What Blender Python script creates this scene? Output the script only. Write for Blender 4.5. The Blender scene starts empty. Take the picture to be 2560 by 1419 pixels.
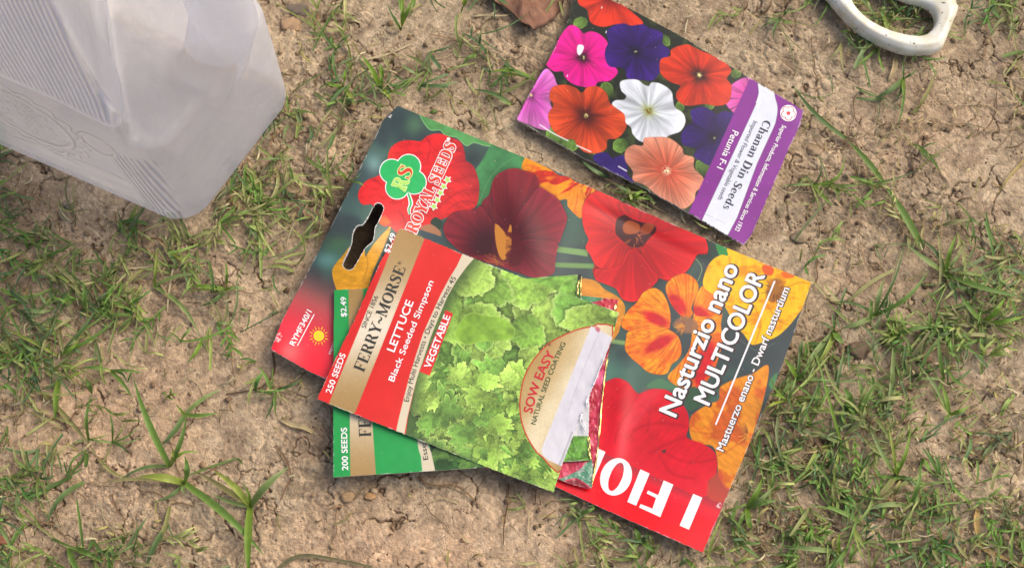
import bpy, math, random
import numpy as np
rnd = random.Random(7)
R = math.radians
C = bpy.context.scene.collection
scene = bpy.context.scene

# ---------------------------------------------------------------- camera
FPX, TILT, DIST = 3700.0, R(20), 0.664
cam_d = bpy.data.cameras.new('camera'); cam = bpy.data.objects.new('camera', cam_d); C.objects.link(cam)
cam_d.sensor_width = 36; cam_d.lens = 36*FPX/2560; cam_d.clip_start = 0.01; cam_d.clip_end = 200
CAM = np.array([0, -DIST*math.sin(TILT), DIST*math.cos(TILT)])
cam.location = CAM; cam.rotation_euler = (TILT, 0, 0)
scene.camera = cam
# ---------------------------------------------------------------- sky and sun
SUN_EL, SUN_ROT = R(47), R(62)
world = bpy.data.worlds.new('World'); scene.world = world; world.use_nodes = True
wn = world.node_tree; bg = wn.nodes['Background']
sky = wn.nodes.new('ShaderNodeTexSky'); sky.sky_type = 'NISHITA'; sky.sun_disc = False
sky.sun_elevation = SUN_EL; sky.sun_rotation = SUN_ROT
sky.air_density = 1.0; sky.dust_density = 6.0; sky.ozone_density = 0.6
wn.links.new(sky.outputs[0], bg.inputs[0]); bg.inputs[1].default_value = 0.13
sl = bpy.data.lights.new('sun', 'SUN'); sl.energy = 1.05; sl.angle = R(42); sl.color = (1, .93, .82)
sun = bpy.data.objects.new('sun', sl); C.objects.link(sun)
sun.rotation_euler = (math.pi/2-SUN_EL, 0, math.pi-SUN_ROT)
scene.view_settings.view_transform = 'Standard'; scene.view_settings.look = 'None'
scene.view_settings.exposure = 0.36; scene.view_settings.gamma = 1
scene.render.engine = 'CYCLES'; scene.cycles.diffuse_bounces = 8; scene.cycles.max_bounces = 14

# ---------------------------------------------------------------- helpers
def tag(o, label=None, cat=None, group=None, kind=None):
    if label: o['label'] = label
    if cat: o['category'] = cat
    if group: o['group'] = group
    if kind: o['kind'] = kind
    return o
CT, ST = math.cos(TILT), math.sin(TILT)
def at(px, py, z):
    """world point at height z whose place in the photograph is (px, py)"""
    px = np.asarray(px, float); py = np.asarray(py, float); z = np.asarray(z, float)
    x = (px-1280)/FPX; y = -(py-709.5)/FPX
    dx, dy, dz = x, y*CT+ST, y*ST-CT
    k = (z-CAM[2])/dz
    return np.stack([CAM[0]+dx*k, CAM[1]+dy*k, z+0*k], -1)
def topx(P):
    P = np.asarray(P, float); d = P-CAM
    yc = d[..., 1]*CT+d[..., 2]*ST; zc = -d[..., 1]*ST+d[..., 2]*CT
    return 1280+FPX*d[..., 0]/-zc, 709.5-FPX*yc/-zc
PXM = 0.664/3700.0                      # metres per photo pixel on the ground
def lin(c):
    c = np.clip(np.asarray(c, float), 0, 1)
    return np.where(c <= .04045, c/12.92, ((c+.055)/1.055)**2.4)
def rgb(r, g, b): return np.array([r, g, b])/255.0
def hash2(ix, iy, s):
    h = (ix.astype(np.int64)*374761393 + iy.astype(np.int64)*668265263 + int(s)*982451653) & 0xffffffff
    h = ((h ^ (h >> 13))*1274126177) & 0xffffffff
    h = ((h ^ (h >> 16))*2246822519) & 0xffffffff
    return ((h ^ (h >> 15)) & 0xffffff)/float(0xffffff)
def vn(x, y, s=0):
    x = np.asarray(x, float); y = np.asarray(y, float)+0*x
    ix, iy = np.floor(x), np.floor(y); fx, fy = x-ix, y-iy
    fx = fx*fx*fx*(fx*(fx*6-15)+10); fy = fy*fy*fy*(fy*(fy*6-15)+10)
    a, b = hash2(ix, iy, s), hash2(ix+1, iy, s); c, d = hash2(ix, iy+1, s), hash2(ix+1, iy+1, s)
    return a+(b-a)*fx+(c-a)*fy+(a-b-c+d)*fx*fy
def fbm(x, y, o=4, s=0):
    v = 0; a = 1; t = 0
    for i in range(o):
        v = v+a*vn(x*2**i+17.3*i, y*2**i-9.1*i, s+i); t += a; a *= .5
    return v/t                          # 0..1
def worley(x, y, s=0):
    ix, iy = np.floor(x), np.floor(y)
    f1 = np.full(x.shape, 9.); f2 = np.full(x.shape, 9.); idv = np.zeros(x.shape)
    for dx in (-1, 0, 1):
        for dy in (-1, 0, 1):
            cx, cy = ix+dx, iy+dy
            px = cx+hash2(cx, cy, s); py = cy+hash2(cx, cy, s+5)
            d = np.hypot(px-x, py-y); n = d < f1
            f2 = np.where(n, f1, np.minimum(f2, d)); idv = np.where(n, hash2(cx, cy, s+9), idv); f1 = np.where(n, d, f1)
    return f1, f2, idv
def sstep(a, b, x):
    t = np.clip((x-a)/(b-a), 0, 1); return t*t*(3-2*t)
def mix(a, b, t):
    t = np.asarray(t)[..., None]; return a*(1-t)+b*t
def smooth(pts, k=6, closed=True):
    P = np.asarray(pts, float); n = len(P); out = []
    for i in range(n if closed else n-1):
        if closed: a, b, c, d = P[i-1], P[i], P[(i+1) % n], P[(i+2) % n]
        else: a, b, c, d = P[max(i-1, 0)], P[i], P[i+1], P[min(i+2, n-1)]
        for j in range(k):
            t = j/k
            out.append(.5*((2*b)+(c-a)*t+(2*a-5*b+4*c-d)*t*t+(3*b-a-3*c+d)*t**3))
    if not closed: out.append(P[-1])
    return np.array(out)
def inside(P, X, Y):
    r = np.zeros(X.shape, bool); n = len(P)
    for i in range(n):
        x1, y1 = P[i]; x2, y2 = P[(i+1) % n]
        if y1 == y2: continue
        c = ((y1 > Y) != (y2 > Y)) & (X < (x2-x1)*(Y-y1)/(y2-y1)+x1); r ^= c
    return r
def sdist(P, X, Y, closed=True):
    """signed distance, positive inside"""
    d = np.full(X.shape, 1e9); n = len(P)
    for i in range(n if closed else n-1):
        a = P[i]; b = P[(i+1) % n]; e = b-a; L = e@e
        if L < 1e-9: continue
        t = np.clip(((X-a[0])*e[0]+(Y-a[1])*e[1])/L, 0, 1)
        d = np.minimum(d, (X-a[0]-t*e[0])**2+(Y-a[1]-t*e[1])**2)
    d = np.sqrt(d)
    return np.where(inside(P, X, Y), d, -d) if closed else d
def mk_mesh(name, V, F, mat, parent=None, col=None, smooth_=True, loc=None):
    """V (n,3); F (m,k) equal sized faces or list; col per-vertex linear"""
    me = bpy.data.meshes.new(name); V = np.asarray(V, np.float32)
    if isinstance(F, np.ndarray):
        m, k = F.shape
        me.vertices.add(len(V)); me.vertices.foreach_set('co', V.ravel())
        me.loops.add(m*k); me.loops.foreach_set('vertex_index', F.astype(np.int32).ravel())
        me.polygons.add(m); me.polygons.foreach_set('loop_start', np.arange(0, m*k, k, dtype=np.int32))
        me.update(calc_edges=True)
    else:
        me.from_pydata(V.tolist(), [], F)
    if col is not None:
        a = me.color_attributes.new('Col', 'FLOAT_COLOR', 'POINT')
        c4 = np.ones((len(V), 4), np.float32); c4[:, :3] = col; a.data.foreach_set('color', c4.ravel())
    me.polygons.foreach_set('use_smooth', np.full(len(me.polygons), smooth_))
    me.update()
    if isinstance(mat, (list, tuple)):
        for m_ in mat: me.materials.append(m_)
    else: me.materials.append(mat)
    o = bpy.data.objects.new(name, me); C.objects.link(o)
    if parent is not None:
        o.parent = parent; o.matrix_parent_inverse = parent.matrix_basis.inverted()
    return o
def thing(name, label, cat, loc, group=None):
    o = bpy.data.objects.new(name, None); C.objects.link(o); o.location = loc; o.empty_display_size = .01
    return tag(o, label, cat, group)
def grid_faces(nx, ny):
    i = np.arange(nx-1)[None, :]; j = np.arange(ny-1)[:, None]; a = (j*nx+i)
    return np.stack([a, a+nx, a+nx+1, a+1], -1).reshape(-1, 4)

# ---------------------------------------------------------------- materials
def new_mat(name):
    m = bpy.data.materials.new(name); m.use_nodes = True
    return m, m.node_tree, m.node_tree.nodes['Principled BSDF']
def col_mat(name, rough=.5, spec=.5, bump=0, bscale=2000, transl=0, vary=0, coat=0, metal=0, broad=0):
    m, nt, p = new_mat(name); N = nt.nodes; L = nt.links
    a = N.new('ShaderNodeVertexColor'); a.layer_name = 'Col'; src = a.outputs[0]
    tc = N.new('ShaderNodeTexCoord')
    if vary:
        n = N.new('ShaderNodeTexNoise'); n.inputs['Scale'].default_value = bscale*.4; n.inputs['Detail'].default_value = 6
        L.new(tc.outputs['Object'], n.inputs['Vector'])
        mr = N.new('ShaderNodeMapRange'); mr.inputs[1].default_value = .25; mr.inputs[2].default_value = .75
        mr.inputs[3].default_value = 1-vary; mr.inputs[4].default_value = 1+vary
        if broad:                          # slower mottling as well
            nb = N.new('ShaderNodeTexNoise'); nb.inputs['Scale'].default_value = broad; nb.inputs['Detail'].default_value = 7; nb.inputs['Roughness'].default_value = .65
            L.new(tc.outputs['Object'], nb.inputs['Vector']); av = N.new('ShaderNodeMix'); av.inputs[0].default_value = .5
            L.new(n.outputs[0], av.inputs[2]); L.new(nb.outputs[0], av.inputs[3]); L.new(av.outputs[0], mr.inputs[0]); mr.inputs[1].default_value = .35; mr.inputs[2].default_value = .65
        else: L.new(n.outputs[0], mr.inputs[0])
        mm = N.new('ShaderNodeVectorMath'); mm.operation = 'SCALE'; L.new(src, mm.inputs[0]); L.new(mr.outputs[0], mm.inputs['Scale']); src = mm.outputs[0]
    L.new(src, p.inputs['Base Color'])
    p.inputs['Roughness'].default_value = rough; p.inputs['Specular IOR Level'].default_value = spec
    p.inputs['Metallic'].default_value = metal
    if coat: p.inputs['Coat Weight'].default_value = coat; p.inputs['Coat Roughness'].default_value = .16
    if bump:
        n = N.new('ShaderNodeTexNoise'); n.inputs['Scale'].default_value = bscale; n.inputs['Detail'].default_value = 5
        L.new(tc.outputs['Object'], n.inputs['Vector'])
        b = N.new('ShaderNodeBump'); b.inputs['Strength'].default_value = 1; b.inputs['Distance'].default_value = bump
        L.new(n.outputs[0], b.inputs['Height']); L.new(b.outputs[0], p.inputs['Normal'])
    if transl:
        t = N.new('ShaderNodeBsdfTranslucent'); L.new(src, t.inputs[0]); mx = N.new('ShaderNodeMixShader')
        mx.inputs[0].default_value = transl; out = N['Material Output']
        L.new(p.outputs[0], mx.inputs[1]); L.new(t.outputs[0], mx.inputs[2]); L.new(mx.outputs[0], out.inputs[0])
    return m
def flat_mat(name, c, rough=.4, spec=.5, metal=0, bump=0, bscale=3000):
    m, nt, p = new_mat(name); N = nt.nodes; L = nt.links
    tc = N.new('ShaderNodeTexCoord'); n = N.new('ShaderNodeTexNoise'); n.inputs['Scale'].default_value = 400; n.inputs['Detail'].default_value = 5
    L.new(tc.outputs['Object'], n.inputs['Vector'])
    cr = N.new('ShaderNodeValToRGB'); cr.color_ramp.elements[0].position = .3; cr.color_ramp.elements[1].position = .7
    l = lin(c)
    cr.color_ramp.elements[0].color = (*(l*.92), 1); cr.color_ramp.elements[1].color = (*np.minimum(l*1.05, 1), 1)
    L.new(n.outputs[0], cr.inputs[0]); L.new(cr.outputs[0], p.inputs['Base Color'])
    p.inputs['Roughness'].default_value = rough; p.inputs['Specular IOR Level'].default_value = spec; p.inputs['Metallic'].default_value = metal
    if bump:
        n2 = N.new('ShaderNodeTexNoise'); n2.inputs['Scale'].default_value = bscale; L.new(tc.outputs['Object'], n2.inputs['Vector'])
        b = N.new('ShaderNodeBump'); b.inputs['Distance'].default_value = bump; L.new(n2.outputs[0], b.inputs['Height']); L.new(b.outputs[0], p.inputs['Normal'])
    return m
M_soil = col_mat('dry_soil', rough=.95, spec=.15, bump=.0006, bscale=1300, vary=.2, broad=40)
M_crumb = col_mat('soil_crumb', rough=.95, spec=.12, bump=.0003, bscale=2500, vary=.12)
M_grass = col_mat('grass_leaf', rough=.5, spec=.35, transl=.25, bscale=900, vary=.14)
M_straw = col_mat('dry_straw', rough=.75, spec=.25, transl=.12, bscale=1200, vary=.14)
M_print = col_mat('printed_paper', rough=.36, spec=.34, coat=.2, bump=.00002, bscale=260)
M_foil = col_mat('crumpled_foil', rough=.25, spec=.7, bump=.0002, bscale=300)
M_gold = flat_mat('gold_foil', rgb(225, 205, 130), rough=.3, metal=1, bump=.0002, bscale=300)
INK = {}
def ink(name, c):
    if name not in INK: INK[name] = flat_mat('ink_'+name, c, rough=.4)
    return INK[name]

# ---------------------------------------------------------------- packet heights
def z_big(x, y):
    z = .0078+.0013*np.sin((x+.6*y)/190.)+.0009*np.sin((y-.5*x)/110.+1)+.0004*np.sin(x/67.+y/91.)+.0007*np.exp(-(((x-1545)-(y-1070)*-.12)/26.)**2-((y-1070)/140.)**2)-.0006*np.exp(-(((x-1600)*.43-(y-575)*.9)/16.)**2-((x-1600)/150.)**2)+.0006*np.exp(-(((x-1320)-(y-600)*.3)/40.)**2-((y-560)/110.)**2)+.007*np.exp(-((x-880)**2+(y-590)**2)/110.**2)
    return z+.0035*np.exp(-((x-680)**2+(y-872)**2)/60.**2)
def z_pet(x, y):
    z = .0064+.0012*np.sin((x+.4*y)/130.)+.0007*np.sin((y-.5*x)/90.+2)
    return z+.0012*np.exp(-((x-2008)**2+(y-275)**2)/90.**2)
def z_crim(x, y): return z_big(x, y)*.5+.0052+.0007*(fbm(x/16., y/16., 3, 31)-.5)*sstep(1380, 1480, x)
def z_green(x, y): return z_big(x, y)*.5+.0066+.0005*(fbm(x/22., y/22., 3, 41)-.5)*sstep(1380, 1440, x)
def z_red(x, y):
    s = (x-1445)*.90+(y-1000)*.42            # distance past the torn opening
    return z_big(x, y)*.5+.0081+.0012*np.sin((x+y*.3)/150.)+.0003*(fbm(x/30., y/30., 2, 51)-.5)*sstep(-70, 0, s)

# ---------------------------------------------------------------- outlines of the packets (photo pixels)
BIG = np.array([(1000, 258), (1160, 322), (1400, 432), (1600, 524), (1800, 612), (2029, 706), (1960, 905), (1850, 1165), (1757, 1380),
                (1560, 1294), (1400, 1222), (1150, 1105), (900, 988), (760, 921), (677, 873), (705, 800), (800, 620), (900, 420), (958, 300)], float)
PET = np.array([(1441, -40), (1640, 52), (1850, 180), (2009, 276), (2001, 310), (1975, 365), (1930, 470), (1880, 585), (1859, 612),
                (1760, 553), (1600, 464), (1450, 390), (1291, 298), (1330, 222), (1372, 150), (1420, 50)], float)
RED = np.array([(1000, 570), (1200, 652), (1400, 728), (1548, 780), (1529, 850), (1515, 886), (1498, 925), (1483, 966), (1470, 998),
                (1455, 1034), (1437, 1080), (1420, 1122), (1405, 1163), (1384, 1230), (1200, 1160), (1000, 1080), (793, 997), (820, 935), (890, 790), (950, 655)], float)
GRN = np.array([(835, 724), (1000, 716), (1250, 700), (1453, 685), (1455, 760), (1470, 900), (1474, 1010), (1472, 1090), (1480, 1150),
                (1350, 1158), (1087, 1176), (950, 1185), (833, 1193), (832, 1000)], float)
CRM = np.array([(1190, 745), (1456, 738), (1546, 748), (1540, 800), (1520, 890), (1502, 1030), (1492, 1150), (1482, 1212), (1477, 1223), (1420, 1207),
                (1399, 1198), (1300, 1178), (1214, 1170), (1200, 1150), (1190, 950)], float)
JUGF = np.array([(-400, -300), (-400, 60), (0, 302), (170, 400), (290, 468), (435, 532), (500, 532), (560, 470), (705, 240), (700, 150), (640, -300)], float)

# ---------------------------------------------------------------- ground
def build_ground():
    def axis(a, b, step, far):
        core = np.arange(a, b, step); out = [b]; s = step
        while out[-1] < far: s *= 1.06; out.append(out[-1]+s)
        lo = [a-step]; s = step
        while lo[-1] > -far: s *= 1.06; lo.append(lo[-1]-s)
        return np.concatenate([lo[::-1], core, out])
    st = .00045
    xs = axis(-.255, .255, st, 40); ys = axis(-.15, .165, st, 40)
    X, Y = np.meshgrid(xs, ys); near = np.exp(-(np.maximum(np.hypot(X, Y)-.5, 0)/.6)**2)
    spc = np.maximum(np.abs(np.gradient(xs))[None, :], np.abs(np.gradient(ys))[:, None]); wf = np.clip(.0009/spc, 0, 1)**1.5*(spc < .004); w2 = np.clip(.004/spc, 0, 1)**1.5*(spc < .02)
    x, y = X*1000, Y*1000                                     # millimetres
    px, py = topx(np.stack([X, Y, 0*X], -1)); px = np.clip(px, -3000, 6000); py = np.clip(py, -3000, 6000)
    wx = x+6*(fbm(x/14, y/14, 3, 1)-.5)*2; wy = y+6*(fbm(x/14+40, y/14, 3, 2)-.5)*2
    h0 = 3.6*(fbm(x/70, y/70, 3, 3)-.5)*w2; h = 1.8*(fbm(x/19, y/19, 4, 4)-.5)*w2
    # crumbly zones (clods) against smooth trodden crust
    crumb = sstep(.47, .62, fbm(x/45, y/45, 3, 8))
    smoothz = np.zeros_like(x)
    for (cx, cy, rx, ry) in [(380, 1020, 380, 230), (1100, 1330, 420, 110), (1500, 150, 60, 60), (2140, 60, 90, 60), (130, 1280, 160, 120), (2400, 1060, 90, 260), (640, 800, 120, 110), (100, 590, 170, 80),
                             (2250, 270, 200, 130), (800, 1350, 160, 90), (1750, 60, 90, 60), (2150, 720, 110, 90)]:
        smoothz = np.maximum(smoothz, np.exp(-(((px-cx)/rx)**2+((py-cy)/ry)**2)))
    crumb = np.clip(.78*crumb*(1-smoothz)+.1*(1-smoothz), 0, 1)
    f1, f2, iv = worley(wx/7.5, wy/7.5, 11)
    h += crumb*(1.0*np.clip((f2-f1)*3.4, 0, 1)**.6*(.45+.9*iv)+.5*np.sqrt(np.clip(1-f1*f1*1.3, 0, 1))*iv-.7)
    g1, g2, gv = worley(wx/2.9+3, wy/2.9, 12)
    h += (.22+.78*crumb)*(.5*np.clip((g2-g1)*3., 0, 1)**.7*(.3+gv)-.2)
    k1, k2, kv = worley(x/1.25+.3*wx, y/1.25+.3*wy, 13)
    rough = .2+.65*np.clip(crumb*1.4, 0, 1); h += .42*(np.clip(1-k1*1.2, 0, 1))*kv*rough
    h += 1.5*(fbm(x/5., y/5., 4, 14)-.5)*rough+.7*(fbm(x/1.5, y/1.5, 3, 15)-.5)*rough
    # shrinkage cracks
    c1, c2, cv = worley((x+9*(fbm(x/9, y/9, 3, 21)-.5)*2)/27, (y+9*(fbm(x/9, y/9+50, 3, 22)-.5)*2)/27, 23)
    cr = np.clip(1-(c2-c1)/.034, 0, 1)*sstep(.40, .55, fbm(x/30, y/30, 2, 24))
    d1, d2, dv = worley((x+3*(fbm(x/4, y/4, 3, 26)-.5)*2)/9, (y+3*(fbm(x/4, y/4+50, 3, 27)-.5)*2)/9, 28)
    cr2 = np.clip(1-(d2-d1)/.06, 0, 1)*sstep(.52, .66, fbm(x/26, y/26+9, 2, 29))
    h -= 2.0*cr*cr+.7*cr2
    # small pits
    p1, p2, pv = worley(x/6.2+50, y/6.2, 33); pit = sstep(.17, .06, p1)*(pv > .75)
    h -= .5*pit
    hz = (h0+h*wf)/1000*near
    # keep the ground below the packets and the jug
    for P, lim in ((BIG, .0022), (PET, .0022), (JUGF, .0008)):
        bb = (px > P[:, 0].min()-60) & (px < P[:, 0].max()+60) & (py > P[:, 1].min()-60) & (py < P[:, 1].max()+60)
        s = sdist(P, px[bb], py[bb]); w = sstep(-45, -5, s); hh = hz[bb]
        lo = np.where(hh > lim-.001, lim-.001+.25*(hh-lim+.001), hh); hz[bb] = hh*(1-w)+np.minimum(lo, lim)*w
    # colour of the soil itself
    a = rgb(180, 160, 132); b = rgb(160, 140, 114); c = rgb(196, 162, 131); d = rgb(136, 115, 94)
    t1 = .5+(sstep(.36, .66, fbm(x/38, y/38, 4, 41))-.5)*w2; col = mix(np.broadcast_to(a, X.shape+(3,)), b, t1*.8)
    warm = np.zeros_like(x)
    for (cx, cy, rx, ry, w) in [(250, 1050, 330, 220, .8), (1050, 1380, 420, 130, .8), (640, 850, 130, 160, .45), (80, 600, 150, 90, .5),
                                (2160, 700, 90, 50, .4), (2380, 1080, 90, 160, .2), (2250, 330, 250, 130, .35), (1280, 1340, 300, 110, .5)]:
        warm = np.maximum(warm, w*np.exp(-(((px-cx)/rx)**2+((py-cy)/ry)**2)))
    col = mix(col, c, np.clip(warm*1.1, 0, .9)*(.5+.5*fbm(x/20, y/20, 3, 42)))
    col = mix(col, d, (sstep(.56, .72, fbm(x/12+9, y/12, 4, 43))*w2+.1*(1-w2))*.5*(1-.6*warm))
    col = mix(col, rgb(196, 176, 148), sstep(.6, .72, fbm(x/6, y/6, 3, 44))*.35*wf)
    col = col*(1+(.18*(gv-.5)+.12*(iv-.5)*crumb+.2*(kv-.5))*wf)[..., None]
    col = mix(col, rgb(92, 70, 52), np.clip(cr*.7+pit*.25, 0, 1)*wf)
    # shade below the hanging hole, painted into the soil colour
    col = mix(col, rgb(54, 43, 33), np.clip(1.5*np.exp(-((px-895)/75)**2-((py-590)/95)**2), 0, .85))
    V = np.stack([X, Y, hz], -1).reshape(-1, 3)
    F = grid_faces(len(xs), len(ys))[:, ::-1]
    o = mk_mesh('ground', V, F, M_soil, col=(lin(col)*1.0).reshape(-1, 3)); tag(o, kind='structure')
    def gz(X_, Y_):
        i = np.clip(np.searchsorted(xs, X_), 1, len(xs)-1); j = np.clip(np.searchsorted(ys, Y_), 1, len(ys)-1)
        return hz[j, i]
    return gz
GZ = build_ground()
def gpx(px, py):
    p = at(px, py, 0); return GZ(p[..., 0], p[..., 1])

# ---------------------------------------------------------------- painting on a printed sheet
class Sheet:
    def __init__(s, quad, nx, ny, zf):
        s.zf = zf; q = [np.array(p, float) for p in quad]; s.nx, s.ny = nx, ny
        u = np.linspace(0, 1, nx)[None, :, None]; v = np.linspace(0, 1, ny)[:, None, None]
        P = (q[0]*(1-u)+q[1]*u)*(1-v)+(q[3]*(1-u)+q[2]*u)*v
        s.X = P[..., 0].copy(); s.Y = P[..., 1].copy(); s.C = np.zeros(P.shape[:2]+(3,)); s.W = 0.9
    def sel(s, P, m=3):
        x0, y0 = P.min(0)-m; x1, y1 = P.max(0)+m
        return (s.X > x0) & (s.X < x1) & (s.Y > y0) & (s.Y < y1)
    def fill(s, c): s.C[:] = c
    def poly(s, pts, c, soft=1.6, k=5, alpha=1, outline=None, ow=3, grow=0, shade=None):
        P = smooth(pts, k) if k else np.asarray(pts, float)
        m = s.sel(P, ow+grow+soft+2)
        if not m.any(): return
        X, Y = s.X[m], s.Y[m]; d = sdist(P, X, Y)+grow
        a = np.clip(.5+d/soft, 0, 1)*alpha
        col = shade(X, Y, d) if shade else np.broadcast_to(c, X.shape+(3,))
        if outline is not None:
            s.C[m] = mix(s.C[m], outline, np.clip(.5+(d+ow)/soft, 0, 1))
        s.C[m] = mix(s.C[m], col, a)
    def stroke(s, pts, c, w, soft=1.4, k=5, alpha=1):
        P = smooth(pts, k, False) if k else np.asarray(pts, float)
        m = s.sel(P, w+3)
        if not m.any(): return
        d = sdist(P, s.X[m], s.Y[m], False)
        s.C[m] = mix(s.C[m], c, np.clip(.5+(w/2-d)/soft, 0, 1)*alpha)
    def flower(s, pts, cen, base, edge=None, dark=None, rc=.25, vein=.25, vf=14, lob=.35, seed=0, throat=None, rt=.07, k=5, spread=1, soft=1.8):
        P = smooth(pts, k); cen = np.array(cen, float)
        m = s.sel(P, 4); X, Y = s.X[m], s.Y[m]
        ang = np.arctan2(P[:, 1]-cen[1], P[:, 0]-cen[0]); rad = np.hypot(*(P-cen).T)
        tb = np.zeros(180); 
        for a_, r_ in zip(((ang+math.pi)/(2*math.pi)*180).astype(int) % 180, rad): tb[a_] = max(tb[a_], r_)
        good = np.where(tb > 0)[0]; tb = np.interp(np.arange(180), good, tb[good], period=180)
        A = np.arctan2(Y-cen[1], X-cen[0]); r = np.hypot(X-cen[0], Y-cen[1])
        Rr = np.interp((A+math.pi)/(2*math.pi)*180, np.arange(180), tb, period=180); t = np.clip(r/np.maximum(Rr, 1), 0, 1.05)
        Rs = np.convolve(np.concatenate([tb[-25:], tb, tb[:25]]), np.ones(25)/25, 'same')[25:-25]
        Rm = np.interp((A+math.pi)/(2*math.pi)*180, np.arange(180), Rs, period=180)
        edge = base*1.08 if edge is None else edge
        col = mix(np.broadcast_to(base, X.shape+(3,)), edge, sstep(.35, 1., t))
        ca, sa = np.cos(A), np.sin(A)
        v = vn(ca*vf+t*.8, sa*vf+3, seed)*.6+vn(ca*vf*2.3+t*1.5, sa*vf*2.3, seed+1)*.4
        lines = np.clip(np.abs(v-.5)*5, 0, 1)             # thin radial veins where the noise crosses one half
        col = col*(1-.72*vein*(1-lines)*(1-.5*t))[..., None]
        col = col*(1+.44*(fbm(ca*4+X/60, sa*4+Y/60, 3, seed+4)-.5))[..., None]
        notch = np.clip((Rm-Rr)/np.maximum(Rm, 1)*3.2, 0, 1)
        col = col*(1-lob*notch*sstep(.25, .8, t))[..., None]
        bul = np.clip((Rr-Rm)/np.maximum(Rm, 1)*3, 0, 1); col = col*(1+.12*bul)[..., None]
        if dark is not None:
            w = np.exp(-(t/rc)**2*(1-.5*(vn(ca*5, sa*5, seed+8)-.2))*spread); col = mix(col, dark, np.clip(w, 0, 1))
        if throat is not None:
            rr = max(3.5, rt*np.mean(tb)); n = vn((X-cen[0])/3., (Y-cen[1])/3., seed+9)
            col = mix(col, throat, np.clip(1.3-r/rr, 0, 1)*sstep(.3, .55, n))
        d = sdist(P, X, Y); a = np.clip(.5+d/soft, 0, 1)
        # the print darkens just behind a petal edge
        col = mix(col, col*.8, np.clip(1-d/2.2, 0, 1)*.5)
        s.C[m] = mix(s.C[m], np.clip(col, 0, 1), a)
    def build(s, name, mat, outline, parent=None, holes=(), thick=.0007, jag=0):
        e = sdist(outline, s.X, s.Y, False); w = (e < .8+1.8*vn(s.X/9, s.Y/9, 91))*sstep(.5, .66, fbm(s.X/16, s.Y/16, 3, 90))
        s.C = mix(s.C, rgb(232, 226, 220), w*.6)
        k1, k2, kv = worley(s.X/44, s.Y/44, 95); s.C = mix(s.C, rgb(206, 186, 156), (k1 < .022)*(kv > .7)*.6)
        keep = inside(outline, s.X+(jag*(vn(s.X/2.2, s.Y/2.2, 77)-.5)), s.Y+(jag*(vn(s.X/2.2, s.Y/2.2, 78)-.5)))
        for h in holes: keep &= ~inside(h, s.X, s.Y)
        z = s.zf(s.X, s.Y); V = at(s.X, s.Y, z).reshape(-1, 3)
        F = grid_faces(s.nx, s.ny); kf = keep.ravel()[F].sum(1) >= 3; F = F[kf]
        used = np.zeros(len(V), bool); used[F.ravel()] = True; idx = np.cumsum(used)-1
        V = V[used]; F = idx[F]; col = np.clip(lin(s.C.reshape(-1, 3)[used])*s.W, 0, 1)
        # rim and underside: bottom copy, rim quads around every open edge, in white paper
        n = len(V); E = np.concatenate([F[:, [0, 1]], F[:, [1, 2]], F[:, [2, 3]], F[:, [3, 0]]]).astype(np.int64)
        key = E[:, 0]*n+E[:, 1]; rev = E[:, 1]*n+E[:, 0]; bE = E[~np.isin(key, rev)]
        bv = np.unique(bE); mp = np.full(n, -1); mp[bv] = np.arange(len(bv))
        V1 = V[bv].copy(); V2 = V1.copy(); V2[:, 2] -= thick
        i1 = mp[bE[:, 0]]; i2 = mp[bE[:, 1]]; nb = len(bv)
        rim = np.stack([n+i2, n+i1, n+nb+i1, n+nb+i2], -1)
        Vb = V.copy(); Vb[:, 2] -= thick; Fb = F[:, ::-1]+n+2*nb
        allV = np.concatenate([V, V1, V2, Vb]); allF = np.concatenate([F, rim, Fb])
        white = np.broadcast_to(lin(rgb(225, 220, 214))*.85, (2*nb+n, 3))
        return mk_mesh(name, allV, allF, mat, parent, col=np.concatenate([col, white]))

# ---------------------------------------------------------------- lettering
def frame2(p0, p1, wid=None):
    p0 = np.array(p0, float); p1 = np.array(p1, float); d = p1-p0; L = np.hypot(*d); d = d/L
    return p0, d, np.array([d[1], -d[0]]), L
def lay(V2, p0, p1, x0, x1, cap, zf, off, mid=None, shear=0):
    """text plane -> photo pixels along p0..p1 (or a curve through mid) -> sheet surface"""
    p0, d, u, L = frame2(p0, p1); t = (V2[:, 0]-x0)/(x1-x0)
    if mid is None: P = p0+np.outer(t*L, d)+np.outer(V2[:, 1]*cap, u)
    else:
        m = np.array(mid, float); p1 = np.array(p1, float); c = 2*m-.5*(p0+p1)
        t_ = t[:, None]; B = (1-t_)**2*p0+2*t_*(1-t_)*c+t_*t_*p1; D = 2*(1-t_)*(c-p0)+2*t_*(p1-c)
        D /= np.linalg.norm(D, axis=1)[:, None]; P = B+np.stack([D[:, 1], -D[:, 0]], -1)*V2[:, 1:2]*cap
    if shear: P = P+np.outer(V2[:, 1]*cap*shear, d)
    return at(P[:, 0], P[:, 1], zf(P[:, 0], P[:, 1])+off)
CAPH = None
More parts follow.
